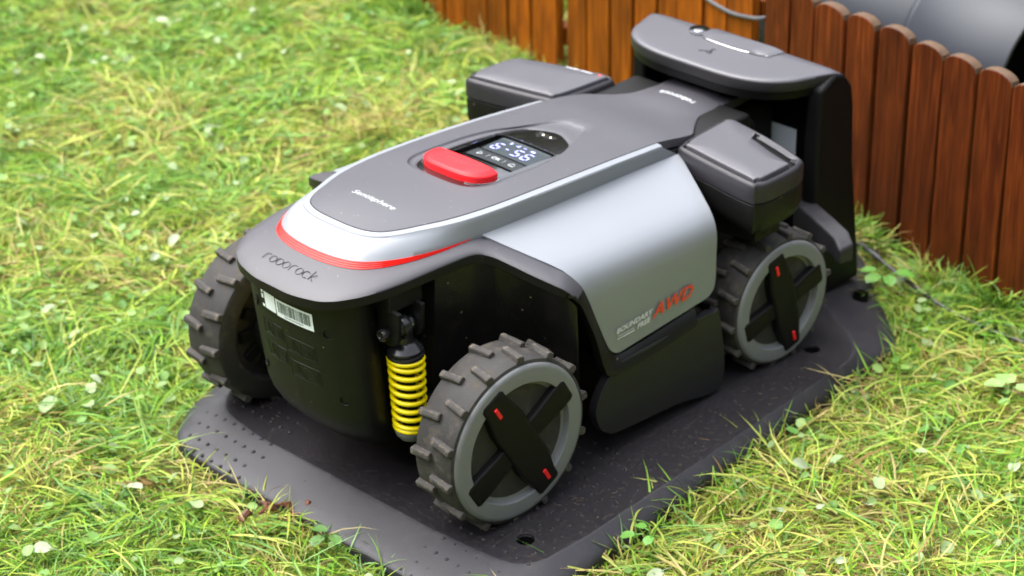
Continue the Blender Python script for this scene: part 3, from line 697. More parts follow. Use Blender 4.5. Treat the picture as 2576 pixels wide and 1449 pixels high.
def seg7(cx, cy, ch, w_=.0055, h_=.0105, th=.0008, sl=.14):
    segs = {'a':((-w_,h_),(w_,h_)), 'b':((w_,h_),(w_,0)), 'c':((w_,0),(w_,-h_)), 'd':((-w_,-h_),(w_,-h_)), 'e':((-w_,0),(-w_,-h_)), 'f':((-w_,h_),(-w_,0)), 'g':((-w_,0),(w_,0))}
    on = {'6':'acdefg', '5':'acdfg', '-':'g'}[ch]; out = []
    for s in on:
        (a, b_), (c, d) = segs[s]; L = math.hypot(c-a, d-b_); ux, uy = (c-a)/L, (d-b_)/L; a += ux*.0013; b_ += uy*.0013; c -= ux*.0013; d -= uy*.0013; px, py = -uy*th, ux*th
        q_ = [(a+px, b_+py), (a-px, b_-py), (c-px, d-py), (c+px, d+py)]
        q_ = [on_screen(cx+x+y*sl, cy+y) for x, y in q_]; out.append((q_, [(0,1,2,3)]))
    return out
dg_ = []
for cx, ch in ((-.0290,'6'), (-.0115,'-'), (.0060,'5'), (.0235,'6')): dg_ += seg7(cx, -.0045, ch, w_=.0054 if ch != '-' else .0036, h_=.0084)
part("display_digits", join(*dg_), m_led, scr, smooth=None)
ic = []
def quad(cx, cy, a, b_): return [on_screen(cx-a, cy-b_), on_screen(cx+a, cy-b_), on_screen(cx+a, cy+b_), on_screen(cx-a, cy+b_)], [(0,1,2,3)]
ic += [quad(-.0205, .0120, .0007, .0026), quad(-.0192, .0132, .0012, .0008), quad(-.0192, .0108, .0012, .0008)]
ic += [quad(-.009, .0105, .0006, .0010), quad(-.007, .0112, .0006, .0017), quad(-.005, .0119, .0006, .0024)]
for r_ in (.0012,.0028): ic += [quad(.0045+r_*math.cos(t), .0102+r_*math.sin(t), .0004, .0004) for t in np.linspace(R_(40), R_(140), 6)]
ic += [quad(.0190, .0115, .0034, .0017)]
part("status_icons", join(*ic), m_led, scr, smooth=None)
def on_key(u, v): x = .216+v; y = -u; return (x, y, S(x, y)-.0098+.0004)
def kstroke(pts, r_=.0004): return tube([on_key(*p) for p in pts], r_, 4)
ks = [kstroke([(-.031,-.004),(-.031,.004),(-.0245,0),(-.031,-.004)]), kstroke([(-.014,-.004),(-.014,.004)], .0003), kstroke([(.014,-.004),(.014,.004)], .0003),
      kstroke([(.024,-.003),(.024,.001),(.028,.0045),(.032,.001),(.032,-.003),(.024,-.003)])]
for k_s in ks: part("key_symbol", k_s, m_lgrey, mower)
text("OK", .010, on_key, m_lgrey, "key_symbol", mower)
# sensor capsule with two leds
cap = rrect(.3035,.3150,-.0155,.0155,.0055)
part("sensor_capsule", loft([[(x, y, S(x, y)+bz+.0003) for x, y in cap], [(x, y, S(x, y)+bz+.0009) for x, y in cap], [(.30925+(x-.30925)*.7, y*.86, S(x, y)+bz+.0009) for x, y in cap]], True, False, True), m_blackm, mower)
part("capsule_highlight_trim", tube([(x, y, S(x, y)+bz+.001) for x, y in cap[:12]], .0006, 5), m_chrome, mower)
for y in (.0065, -.0065): part("indicator_led", lathe([(.0014,0),(.0012,.0008),(0,.0011)], 10, Matrix.Translation((.3092, y, S(.309, y)+bz+.0008))), m_ledw, mower)
# red stop button
rk = [(.1235,0),(.1240,.018),(.1262,.031),(.1310,.042),(.1390,.0500),(.1500,.0545),(.1610,.0550),(.1660,.0520),(.1668,.040),(.1668,0)]
rk = cr(rk+[(x, -y) for x, y in rk[1:-1][::-1]], 90, True); rc = np.array([.146, 0.])
def rring(s, d): return [(x, y, S(x, y)+d) for x, y in rc+(rk-rc)*s]
part("stop_button", loft([rring(1., -.008), rring(1.005, .0032), rring(.99, .0046), rring(.875, .0080), rring(.855, .0083), rring(.5, .0084), rring(.1, .0084)], True, False, True), m_red, mower, smooth=24)
text("STOP", .0105, lambda u, v: (.146+v, -u, S(.146+v, -u)+.0086), mat("stop_letter_red", (.60,.04,.045), .4), "stop_lettering", mower, sx=1.3)
for bt_ in (tube([(x, y, S(x, y)+bz+.0006) for x, y in (rc+(rk-rc)*1.05)[55:80]], .0008, 6), tube([(x, y, S(x, y)+bz+.0006) for x, y in (rc+(rk-rc)*1.05)[14:36]], .0008, 6)): part("button_trim", bt_, m_chrome, mower)

# lettering on the body
text("Sentisphere", .0125, lambda u, v: (.0085+v, -u, S(.0085+v, -u)+.0004), mat("print_dim", (.42,.44,.45), .5), "lettering", mower, shear=.2, sx=1.25, bold=.0001)
def sk_z(x, y):   # skirt top surface near the nose
    xi = -.1025; xo = -.156; t = (xi-x)/(xi-xo); return .333*(1-t)+.3145*t+.0022*4*t*(1-t)
def Lr(ch, cx, s):   # thin rounded letter strokes
    out = []; r_ = .0042*s; h_ = .0042*s
    arc = lambda a0, a1, n_=14: [(cx+r_*math.cos(R_(a)), r_*math.sin(R_(a))) for a in np.linspace(a0, a1, n_)]
    if ch == 'r': out = [[(cx-r_*.7, -h_), (cx-r_*.7, h_*.1)]+[(cx-r_*.7+r_*.9-r_*.9*math.cos(t), h_*.1+h_*.9*math.sin(t)) for t in np.linspace(0, math.pi/2, 5)]+[(cx+r_*.7, h_)]]
    if ch == 'o': out = [arc(0, 360, 20)]
    if ch == 'b': out = [arc(140, -215, 20), [(cx-r_, 0), (cx-r_, h_*1.0)]]
    if ch == 'c': out = [arc(50, 310)+[(cx+r_, -h_)]]
    if ch == 'k': out = [[(cx-r_*.8, -h_), (cx-r_*.8, h_*1.9)], [(cx+r_*.7, h_), (cx-r_*.7, 0), (cx+r_*.7, -h_)]]
    return out
st = []; word = "roborock"; pitch = .0117
for i, ch in enumerate(word):
    for pl_ in Lr(ch, (i-3.5)*pitch, 1.15): st.append(tube([(-.1265+v, -u+.001, sk_z(-.1265+v, u)+.00005) for u, v in pl_], .00042, 5))
part("engraved_lettering", join(*st), mat("groove_shade", (.02,.02,.022), .55), mower)  # darker strokes paint in the shade inside the engraved letters
text("roborock", .0145, lambda u, v: (.5665-v, u, S(.5665-v, u)+.0005), m_lgrey, "lettering", mower, shear=.05, sx=1.05, spacing=1.05, bold=.0002)
SL = (.205-.1873)/(.3256-.2598)*0+.10
text("AWD", .0245, lambda u, v: (.2940+u, -.2305, .1962+v+u*.03), m_pred, "lettering", mower, shear=.28, sx=1.22, bold=.0006, spacing=1.03)
text("BOUNDARY", .0096, lambda u, v: (.2212+u, -.2305, .1970+v+u*.04), m_lgrey, "lettering", mower, shear=.22, sx=1.22, spacing=1.02, bold=.0003)
text("FREE", .0096, lambda u, v: (.2385+u, -.2305, .1880+v+u*.04), m_lgrey, "lettering", mower, shear=.22, sx=1.2, bold=.0003)
def sq(x0, x1, z, h_): return [(x0, -.2305, z-h_), (x1, -.2305, z-h_), (x1, -.2305, z+h_), (x0, -.2305, z+h_)], [(0,1,2,3)]
part("printed_stripes", join(sq(.1918, .2225, .1888, .0004), sq(.200, .2220, .1852, .0009), sq(.1955, .1985, .1852, .0009), sq(.1912, .1940, .1852, .0009)), m_lgrey, mower, smooth=None)

# --- rear side pods
PP = [(.435,.123),(.447,.110),(.473,.104),(.5426,.099),(.552,.104),(.555,.117),(.540,.186),(.5185,.251),(.506,.261),(.485,.266),(.437,.266),(.421,.259),(.4140,.244)]
pcn = np.array([.483, .19]); pp = polar(cr(PP, 130, True), pcn, 120)
def pring(k, z, s): 
    c = pcn+(pp-pcn)*k; return [(x, s*y, z) for x, y in c]
def inset(d, z, s):
    v = pp-pcn; L = np.hypot(v[:,0], v[:,1])[:,None]
    t = np.roll(pp, -1, 0)-np.roll(pp, 1, 0); t /= np.hypot(t[:,0], t[:,1])[:,None]; nn = np.column_stack([-t[:,1], t[:,0]])
    u_ = v/L; cs = np.abs((nn*u_).sum(1))[:,None]
    q_ = pcn+u_*(L-d/np.clip(cs, .62, 1)); return [(x, s*y, z) for x, y in q_]
for s in (-1, 1):
    lab_ = 'grey battery pod at the rear left' if s > 0 else 'grey battery pod beside the dock label'
    lower = [inset(.022, .2475, s), inset(.010, .250, s), inset(.004, .256, s), inset(.001, .268, s), inset(.0004, .290, s), inset(.0008, .2935, s), inset(.0025, .2948, s)]
    part("pod_body", loft(lower, True, True, True), m_black, mower, smooth=40)
    upper = [inset(.0025, .2953, s), inset(.0, .2968, s), inset(-.0003, .312, s), inset(.0, .3195, s), inset(.0018, .3228, s), inset(.0048, .3240, s), inset(.0062, .3232, s), inset(.0066, .3170, s)]
    pb = part("pod", loft(upper, True, True, True), m_pod, mower, smooth=40); pb['label'] = lab_
    part("pod_gap", loft([inset(.0064, .3185, s), inset(.012, .3180, s)], True, False, True), m_tower, mower)
    # lid, cut back at the rear outer corner where ribs show
    lid = np.array(inset(.0100, 0, s))[:,:2]
    lid2 = []
    for x, y in lid:
        ya = abs(y)
        if s < 0:  # clip the rear outer strip
            lim = .5275-(ya-.145)*.30
            if ya > .165: x = min(x, lim-.002-.005*min((ya-.165)/.05, 1))
            if ya > .255: ya = .255+(ya-.255)*.3
        lid2.append((x, s*ya))
    lid2 = np.array(lid2); lcn = lid2.mean(0)
    def lr(k, z): return [(x, y, z) for x, y in lcn+(lid2-lcn)*k]
    part("pod_lid", loft([lr(1., .3150), lr(1., .3262), lr(.988, .3274), lr(.965, .3279), lr(.5, .3281)], True, False, True), m_dark, mower, smooth=40)
    if s < 0:
        for k in range(4):
            d = .0062+.0026*k; ln = []
            pin = np.array(inset(d, .3236, s))
            ln = [tuple(p) for p in pin if p[0] > .497 and .168 < abs(p[1]) < .262]
            ln.sort(key=lambda p: abs(p[1]))
            if len(ln) > 2: part("pod_rib", tube(ln, .0008, 6), m_silver if 0 else m_base2, mower)
    else:
        u0 = -.026; dash = []
        for wd in (.004,.003,.004,.003,.004,.003,-.003,.003,.004,.003,.004,.003,.003):
            if wd > 0: dash.append(([(.5305+.14*(u0+.026)+dx, .1475-(u0+du), .3284) for dx, du in ((-.0012,0),(-.0012,wd*.8),(.0012,wd*.8),(.0012,0))], [(0,1,2,3)]))
            u0 += abs(wd)
        o = part("pod_lettering", join(*dash), m_lgrey, mower, smooth=None); o['kind'] = 'stuff'
        part("red_dot", lathe([(.0023,0),(.0019,.0006),(0,.0008)], 12, Matrix.Translation((.5385,.1175,.3280))), m_redled, mower)
    part("pod_support", join(lathe([(.020,.225),(.024,.238),(.032,.2455),(.032,.249)], 32, Matrix.Translation((.475, s*.215, 0))), prism([(.43,.09),(.53,.09),(.50,.235),(.45,.235)], .222, .246, 'z') if s > 0 else prism([(.43,-.09),(.53,-.09),(.50,-.235),(.45,-.235)], .222, .246, 'z')), m_blackm, mower)
# strap between neck and pods
part("rear_body", join(box(.43,.62,-.098,.098,.12,.300), box(.60,.695,-.07,.07,.14,.296)), m_blackm, mower, bevel=.008)

# --- wheels
def wheel(x, side, z, st, r_t, r_rim, yout, rotA, label):
    tw = .066
    u = Vector((math.cos(st), math.sin(st)*1, 0)); 
    if side < 0: out = Vector((math.sin(st), -math.cos(st), 0))
    else: u = Vector((-math.cos(st), math.sin(st), 0)); out = Vector((math.sin(st), math.cos(st), 0)); 
    v = Vector((0,0,1)); out = u.cross(v)
    Mw = Matrix((u, v, out)).transposed().to_4x4(); Mw.translation = Vector((x, side*yout, z))
    k = r_t
    prof = [(r_rim*.97, -.006),(k-.0045, -.0008),(k-.0012, -.0022),(k, -.006),(k+.0012, -tw/2),(k, -tw+.006),(k-.0012, -tw+.0022),(k-.005, -tw),(.74*k, -tw+.001),(.70*k, -tw+.012),(.34*k, -tw+.014),(.30*k, -tw+.004),(.0, -tw+.004)]
    ty = part("wheel", lathe(prof, 96, Mw), m_rubber, mower, smooth=40); ty['label'] = label
    # tread lugs
    lw, lh, ll = .0112*k/.107, .0072, .0330
    sec = [(-lw/2, -.002), (-lw*.42, lh*.8), (-lw*.25, lh), (lw*.25, lh), (lw*.42, lh*.8), (lw/2, -.002)]
    lv = loft([[(a, b_, 0) for a, b_ in sec], [(a*1., b_, ll) for a, b_ in sec]], True, True, True)
    lm = pyd(*lv); lm.materials.append(m_lug)
    for i in range(14):
        for row in (0, 1):
            th = 2*math.pi*(i+.5*row)/14+rotA*.3
            rad = Vector((math.cos(th), math.sin(th), 0)); tan = Vector((-math.sin(th), math.cos(th), 0)); axw = Vector((0,0,1))
            sk_ = Matrix.Rotation(R_(7 if row else -7), 3, rad)
            Ml = Matrix((sk_ @ tan, rad, sk_ @ axw)).transposed().to_4x4()
            # columns: local x=tangent, y=radial, z=axial
            Ml.translation = rad*k + axw*(-.0008-ll if row == 0 else -tw+.0008)
            o = bpy.data.objects.new("tread_lug", lm); col.objects.link(o)
            o.parent = ty; o.matrix_parent_inverse = Matrix.Identity(4); o.matrix_local = Mw @ Ml
            bv = o.modifiers.new('bevel', 'BEVEL'); bv.width = .0009; bv.segments = 1
    ty_children_fix.append(ty)
    # side features of the inner face
    inn_ = []
    for i in range(12):
        th = 2*math.pi*i/12; Mb = Matrix.Rotation(th, 4, 'Z') @ Matrix.Translation((.52*k, 0, -tw+.011))
        inn_.append(xf(xf(box(-.010,.010,-.007,.007,-.006,.006), Mb), Mw))
    part("inner_rib", join(*inn_), m_blackm, ty)
    part("hub_motor", lathe([(.046,-tw+.004),(.046,-tw-.040),(.040,-tw-.046),(0,-tw-.046)], 40, Mw), m_blackm, ty, smooth=40)
    # rim
    q_ = r_rim
    rp_ = [(q_*.955,-.010),(q_,-.0055),(q_,-.0015),(q_*.985,.0010),(q_*.955,.0026),(q_*.93,.0030),(q_*.772,.0028),(q_*.764,.0016),(q_*.760,-.0042),(q_*.752,-.0052),(q_*.665,-.0070),(q_*.655,-.0082),(q_*.650,-.022)]
    part("rim", lathe(rp_, 96, Mw), m_rim, ty, smooth=38)
    part("hub_dish", lathe([(q_*.65,-.0195),(q_*.3,-.0150),(0,-.0140)], 48, Mw), m_hub, ty)
    sc_ = q_/.1022
    def arm(L, we, wm, top, nm, ang, domed):
        pts = [(-L, -we*.80), (-L*.955, -we*.98), (-L*.80, -we), (-L*.45, -wm*1.02), (0, -wm), (L*.45, -wm*1.02), (L*.80, -we), (L*.955, -we*.98), (L, -we*.80), (L, we*.80), (L*.955, we*.98), (L*.80, we), (L*.45, wm*1.02), (0, wm), (-L*.45, wm*1.02), (-L*.80, we), (-L*.955, we*.98), (-L, we*.80)]
        pts = [(a*sc_, b_*sc_) for a, b_ in pts]; Ma = Mw @ Matrix.Rotation(ang, 4, 'Z')
        f = lambda s_, dz: [(a-math.copysign(s_, a) if abs(a) > .02 else a, b_-math.copysign(s_, b_), top+dz+(domed*(1-(a/(L*sc_))**2))) for a, b_ in pts]
        rg_ = [[(a, b_, -.020) for a, b_ in pts], f(0, -.0035), f(.0006, -.0016), f(.0020, -.0004), f(.0045, 0)]
        return part(nm, xf(loft(rg_, True, True, True), Ma), m_hub, ty, smooth=45)
    arm(.0895, .0180, .0150, .0046, "hub_arm", rotA+math.pi/2, .0)
    ca = arm(.0905, .0185, .0240, .0050, "hub_arm", rotA, .0030)
    for s in (-1, 1):
        Ma = Mw @ Matrix.Rotation(rotA, 4, 'Z') @ Matrix.Translation((s*.0690*sc_, .0035*s, .0060))
        part("red_mark", xf(box(-.0085*sc_,.0085*sc_,-.0026*sc_,.0026*sc_,-.002,.0016), Ma), m_red, ty, bevel=.0008)
    return ty
ty_children_fix = []
wheel(0., -1, .1312, -.0516, .1070, .1022, .2472, R_(-60), "front wheel nearest the viewer with mud on its treads")
wheel(.504, -1, .1153, -.069, .0913, .0872, .2426, R_(-74), "rear wheel in front of the dock tower")
wheel(0., 1, .1312, 0, .1070, .1022, .2472, R_(40), "far front wheel seen from its inner side")
wheel(.504, 1, .1153, 0, .0913, .0872, .2426, R_(20), "far rear wheel hidden behind the body")
# axles
part("front_axle", join(tube([(0,-.19,.131),(0,.19,.131)], .014, 16), box(-.03,.03,-.12,.12,.10,.15)), m_blackm, mower)
part("rear_axle", tube([(.504,-.19,.115),(.504,.19,.115)], .014, 16), m_blackm, mower)

# --- suspension struts with yellow springs
for s in (-1, 1):
    A = Vector((-.0520, s*.112, .2194)); B = Vector((-.0494, s*.112, .1219)); d = (B-A).normalized()
    path = []; N = 420; turns = 9.6
    for i in range(N+1):
        t = i/N; tt = .035+.93*t if 0 else t
        # pitch is closed at both ends
        hgt = np.interp(t, [0,.10,.90,1], [0,.045,.955,1]); rad = .0205-.0018*t
        a = 2*math.pi*turns*t+.6
        path.append(A.lerp(B, float(hgt))+Vector((math.cos(a)*rad, math.sin(a)*rad, 0)))
    part("spring", tube(path, .0031, 8), m_yel, mower, smooth=60)
    q_ = (-d).to_track_quat('Z', 'Y').to_matrix().to_4x4(); q_.translation = A
    part("spring_seat", lathe([(0,-.004),(.016,-.004),(.0225,.001),(.0230,.0035),(.0225,.0055),(.0195,.0065),(.0215,.0080),(.0215,.0110),(.0180,.0150),(.0150,.0185),(.0110,.0210),(.0105,.032),(0,.034)], 40, q_), m_metal, mower, smooth=35)
    part("damper_rod", tube([A, B], .0095, 16), m_blackm, mower)
    q2 = (-d).to_track_quat('Z', 'Y').to_matrix().to_4x4(); q2.translation = B
    part("lower_spring_seat", lathe([(0,-.016),(.014,-.016),(.0185,-.010),(.0205,-.004),(.0205,-.001),(.016,.001),(0,.001)], 40, q2), m_rim, mower, smooth=35)
    bx_ = Matrix.Rotation(R_(90), 4, 'Y'); bx_.translation = Vector((-.0570, s*.112, .2609))
    part("pivot_barrel", lathe([(.0105,-.013),(.0105,.013)], 28, bx_), m_steel, mower)
    part("pivot_eye", lathe([(.0145,-.0055),(.0155,-.004),(.0155,.004),(.0145,.0055)], 28, bx_), m_metal, mower)
    part("pivot_bolt", lathe([(.0045,.024),(.0045,-.026),(.0075,-.0262),(.0080,-.031),(.0068,-.0335),(.0045,-.0335),(.0035,-.0315),(0,-.0315)], 20, bx_), m_metal, mower, smooth=35)
    for dx in (-.0185, .0185):
        poly = [(.018*math.cos(R_(a)), .018*math.sin(R_(a))) for a in range(180, 361, 15)]+[(.020,.030),(-.016,.034)]
        vf = prism([(s*(.112+a), .2609+b_) for a, b_ in poly], -.0570+dx-.003, -.0570+dx+.003, 'x')
        part("clevis_plate", vf, m_blackm, mower, bevel=.0012)
    part("clevis_mount", box(-.080,-.028, min(s*.078,s*.120), max(s*.078,s*.120), .288, .318), m_blackm, mower, bevel=.002)
    part("steering_knuckle", join(tube([B-Vector((0,0,.008)), Vector((-.025, s*.140, .112))], [.013,.016], 14), tube([(-.025,s*.140,.112),(0,s*.172,.131)], .018, 14)), m_blackm, mower)

# ================================================================== POWER CABLE IN THE GRASS
hp_ = cr([(.80,-.10,.018),(.87,-.10,.014),(.862,-.135,.014),(.845,-.175,.013),(.828,-.23,.009),(.812,-.30,.002),(.808,-.37,-.002),(.80,-.46,.004),(.79,-.60,-.003),(.82,-.8,-.004)], 90)
pc_ = thing("power_cable", "black power cable leaving the dock and running through the grass beside the fence", "cable", (.87,-.10,0))
part("cable_run", tube(hp_, .0028, 8), m_cable, pc_); part("connector", tube([hp_[14], hp_[17], hp_[22], hp_[25]], [.0042,.0052,.0052,.0036], 12), m_cable, pc_, smooth=40)
#GRASS
# ================================================================== GRASS
def inside(px, py, poly):
    poly = np.asarray(poly); c = np.zeros(len(px), bool); n_ = len(poly); j = n_-1
    for i in range(n_):
        xi, yi = poly[i]; xj, yj = poly[j]
        cond = ((yi > py) != (yj > py)) & (px < (xj-xi)*(py-yi)/(yj-yi+1e-12)+xi); c ^= cond; j = i
    return c
def vnoise(x, y, s, seed):
    r = np.random.default_rng(seed); T = r.random((64, 64)); x = x*s; y = y*s; xi = np.floor(x).astype(int); yi = np.floor(y).astype(int); fx = x-xi; fy = y-yi
    fx = fx*fx*(3-2*fx); fy = fy*fy*(3-2*fy); g_ = lambda a, b_: T[a % 64, b_ % 64]
    return (g_(xi,yi)*(1-fx)+g_(xi+1,yi)*fx)*(1-fy)+(g_(xi,yi+1)*(1-fx)+g_(xi+1,yi+1)*fx)*fy
leafm = bpy.data.materials.new("grass_blade"); leafm.use_nodes = True
n = leafm.node_tree.nodes; l = leafm.node_tree.links; b = n["Principled BSDF"]; b.inputs['Roughness'].default_value = .5; b.inputs['Specular IOR Level'].default_value = .4
at = n.new("ShaderNodeAttribute"); at.attribute_name = "tint"; l.new(at.outputs['Color'], b.inputs['Base Color'])
tr = n.new("ShaderNodeBsdfTranslucent"); l.new(at.outputs['Color'], tr.inputs[0]); ms = n.new("ShaderNodeMixShader"); ms.inputs[0].default_value = .3
l.new(b.outputs[0], ms.inputs[1]); l.new(tr.outputs[0], ms.inputs[2]); l.new(ms.outputs[0], n["Material Output"].inputs[0])
PAL = np.array([(.13,.30,.018),(.20,.37,.030),(.30,.42,.045),(.40,.45,.07),(.48,.47,.12),(.46,.38,.14),(.07,.19,.018),(.17,.34,.08),(.26,.16,.05)])
def scatter(N, x0, x1, y0, y1):
    px = rng.uniform(x0, x1, N); py = rng.uniform(y0, y1, N)
    # keep what the picture can see, with a margin
    k_ = (py-.10 < (px+.60)*1.72) & (py > -.95-.0*px) & (px+py > -.52) & (py > (px-.40)*.62-.98 ) 
    return px[k_], py[k_]
def blades(px, py, length, width, pitch, probs, name, label, base_z=0., segs=3, az=None, azs=.9):
    N = len(px)
    if az is None:
        az = vnoise(px, py, 7, 3)*9+vnoise(px, py, 19, 5)*5 + rng.normal(0, azs, N)
    dry = vnoise(px, py, 6, 21)*.6+vnoise(px, py, 17, 22)*.4
    L = length[0]+(length[1]-length[0])*rng.random(N)**1.8; Wd = rng.uniform(*width, N); pt = np.radians(rng.uniform(*pitch, N))
    z0 = gz(px, py)+base_z+rng.uniform(0, .008, N)+.010*np.maximum(vnoise(px, py, 13, 9)-.45, 0)*2
    dirx = np.cos(az); diry = np.sin(az); sx_ = -diry; sy_ = dirx
    curl = rng.normal(0, .5, N); droop = rng.uniform(.2, 1.5, N)
    V = np.zeros((N, segs*2+1, 3)); 
    cx, cy, cz = px.copy(), py.copy(), z0.copy(); ang = az.copy(); pp_ = pt.copy(); tw_ = rng.uniform(-1, 1, N)
    prof = np.array([.7, 1., .85, .5][:segs]) if segs <= 4 else np.linspace(1,.4,segs)
    for s in range(segs+1):
        if s < segs:
            wv = Wd*prof[s]*.5; ux = -np.sin(ang)*np.cos(tw_); uy = np.cos(ang)*np.cos(tw_); uz = np.sin(tw_)
            V[:,2*s,0] = cx+ux*wv; V[:,2*s,1] = cy+uy*wv; V[:,2*s,2] = cz+uz*wv
            V[:,2*s+1,0] = cx-ux*wv; V[:,2*s+1,1] = cy-uy*wv; V[:,2*s+1,2] = cz-uz*wv
            st_ = L/segs; cx = cx+np.cos(ang)*np.cos(pp_)*st_; cy = cy+np.sin(ang)*np.cos(pp_)*st_; cz = cz+np.sin(pp_)*st_
            cz = np.maximum(cz, z0-.004); pp_ = pp_-droop/segs; ang = ang+curl/segs*1.5
        else: V[:,2*s,0] = cx; V[:,2*s,1] = cy; V[:,2*s,2] = cz
    F = []
    nv = segs*2+1; basei = (np.arange(N)*nv)[:,None]
    quads = np.concatenate([basei+np.array([2*s, 2*s+1, 2*s+3, 2*s+2]) for s in range(segs-1)], 0)
    tris = basei+np.array([2*segs-2, 2*segs-1, 2*segs])
    me = bpy.data.meshes.new(name); nq = len(quads); ntr = len(tris)
    me.vertices.add(N*nv); me.vertices.foreach_set('co', V.reshape(-1)); me.loops.add(nq*4+ntr*3)
    me.loops.foreach_set('vertex_index', np.concatenate([quads.reshape(-1), tris.reshape(-1)]).astype(np.int32))
    me.polygons.add(nq+ntr); st0 = np.concatenate([np.arange(nq)*4, nq*4+np.arange(ntr)*3]); me.polygons.foreach_set('loop_start', st0.astype(np.int32))
    me.update(calc_edges=True)
    p = np.array(probs, float); p /= p.sum(); cidx = rng.choice(len(PAL), N, p=p)
    # clumps of drier grass
    d_ = (dry > .56) & (rng.random(N) < .55); cidx = np.where(d_, rng.choice([3,4,5,8,2], N), cidx)
    g2 = (dry < .42) & (rng.random(N) < .5); cidx = np.where(g2, rng.choice([0,1,6,7,2], N), cidx)
    c = PAL[cidx]*rng.uniform(.6, 1.3, (N,1))*np.array([1,1,1])
    C4 = np.ones((N, nv, 4)); C4[:,:,:3] = c[:,None,:]
    ca = me.color_attributes.new("tint", 'FLOAT_COLOR', 'POINT'); ca.data.foreach_set('color', C4.reshape(-1))
    me.materials.append(leafm); me.validate()
    o = bpy.data.objects.new(name, me); col.objects.link(o); o['kind'] = 'stuff'; o['label'] = label; o['category'] = 'grass'
    me.polygons.foreach_set('use_smooth', [True]*len(me.polygons))
    return o
gpoly = sc2(G0, .975); gpoly_b = sc2(G0, 1.02)
def free(px, py, poly=gpoly): return ~inside(px, py, poly)
X0, X1, Y0, Y1 = -.75, 2.3, -1.05, 2.4
# matted clippings layer
px, py = scatter(360000, X0, X1, Y0, Y1); k_ = free(px, py, gpoly_b) & (np.abs(px-fence_x(py)) > .02); px, py = px[k_], py[k_]
blades(px, py, (.020,.070), (.0010,.0022), (-6, 16), [3,5,6,5,3,1.5,2,2,.6], "mown_grass", "matted yellow green mown grass covering the whole lawn", 0, 3)
px, py = scatter(120000, X0, X1, Y0, Y1); k_ = free(px, py) & (np.abs(px-fence_x(py)) > .012); px, py = px[k_], py[k_]
blades(px, py, (.030,.115), (.0012,.0034), (2, 34), [5,6,5,3,1.5,.6,1.5,3,.1], "grass_blades", "longer fresh green blades standing among the mown grass", .003, 4)
# taller tufts along the fence, the plate edges and at random spots
tx = []; ty_ = []
for k in range(260):
    x, y = rng.uniform(X0, X1), rng.uniform(Y0, Y1); n_ = rng.integers(15, 50); tx.append(rng.normal(x, .014, n_)); ty_.append(rng.normal(y, .014, n_))
for k in range(60):
    y = rng.uniform(-.55, 1.6); n_ = 60; tx.append(rng.normal(fence_x(y)-.025, .010, n_)); ty_.append(rng.normal(y, .02, n_))
px = np.concatenate(tx); py = np.concatenate(ty_); k_ = free(px, py) & (np.abs(px-fence_x(py)) > .012); px, py = px[k_], py[k_]
blades(px, py, (.03,.085), (.0013,.0030), (25, 75), [6,5,3,1,1,1,3,3,0], "grass_tufts", "taller tufts of green grass along the fence foot and dock edge", .0, 4)
# blades that lean over the plate edge on the right side
tx = []; ty_ = []; ta = []
for k in range(520):
    i = rng.integers(0, NB); p = G0[i]; 
    if p[0] < -.10 and rng.random() < .55: continue
    q_ = c_+(p-c_)*(1+rng.uniform(.01, .05)); tx.append(q_[0]); ty_.append(q_[1]); a = math.atan2(c_[1]-p[1]*1., c_[0]-p[0]); nrm_ = math.atan2(-(p-c_)[1], 0*(p-c_)[0]+1e-6) if abs(p[1]) > .25 else math.atan2(-(p-c_)[1], -(p-c_)[0])
    ta.append(nrm_+rng.normal(0, .8))
px = np.array(tx); py = np.array(ty_)
blades(px, py, (.03,.070), (.0012,.0028), (30, 60), [6,6,4,2,1,1,2,3,0], "edge_grass", "thin grass blades leaning over the rim of the dock base", .004, 4, az=np.array(ta))

# clover and weed leaflets too many to count
def leaflet(n_=8, a=.5, notch=.12):
    pts = []
    for k in range(n_):
        t = 2*math.pi*k/n_; r_ = 1-.18*math.cos(t)-(notch if k == 0 else 0); pts.append((r_*math.cos(t), a*r_*math.sin(t)*1.5))
    return pts
def leaves_mesh(N, size, probs, zoff, name, label, cols):
    px, py = scatter(N, X0, X1, Y0, Y1); k_ = free(px, py, gpoly_b) & (np.abs(px-fence_x(py)) > .02); px, py = px[k_], py[k_]
    V = []; F = []; Cc = []; base_ = leaflet()
    for x, y in zip(px, py):
        s_ = random.uniform(*size)*.5; az = random.uniform(0, 6.28); til = random.uniform(-.6,.6); rol = random.uniform(-.6,.6); z = float(gz(x, y))+zoff+random.uniform(.0,.012)
        Mx = Matrix.Translation((x, y, z)) @ Matrix.Rotation(az, 4, 'Z') @ Matrix.Rotation(til, 4, 'Y') @ Matrix.Rotation(rol, 4, 'X')
        k = len(V); V.append(tuple(Mx @ Vector((0,0,-.12*s_))))
        for a, b_ in base_: V.append(tuple(Mx @ Vector((a*s_, b_*s_, .15*s_*abs(b_)*2))))
        nb = len(base_); F += [(k, k+1+i, k+1+(i+1) % nb) for i in range(nb)]
        c = np.array(random.choice(cols))*random.uniform(.8, 1.2); Cc += [(*c, 1)]*(nb+1)
    me = bpy.data.meshes.new(name); me.from_pydata(V, [], F); ca = me.color_attributes.new("tint", 'FLOAT_COLOR', 'POINT'); ca.data.foreach_set('color', np.array(Cc).reshape(-1))
    me.materials.append(leafm); o = bpy.data.objects.new(name, me); col.objects.link(o); me.polygons.foreach_set('use_smooth', [True]*len(me.polygons))
    o['kind'] = 'stuff'; o['label'] = label; o['category'] = 'clover'
leaves_mesh(5600, (.009,.021), None, .012, "clover_leaves", "small green clover leaves scattered through the grass", [(.10,.24,.04),(.16,.32,.06),(.22,.36,.08),(.24,.36,.12),(.27,.36,.16)])
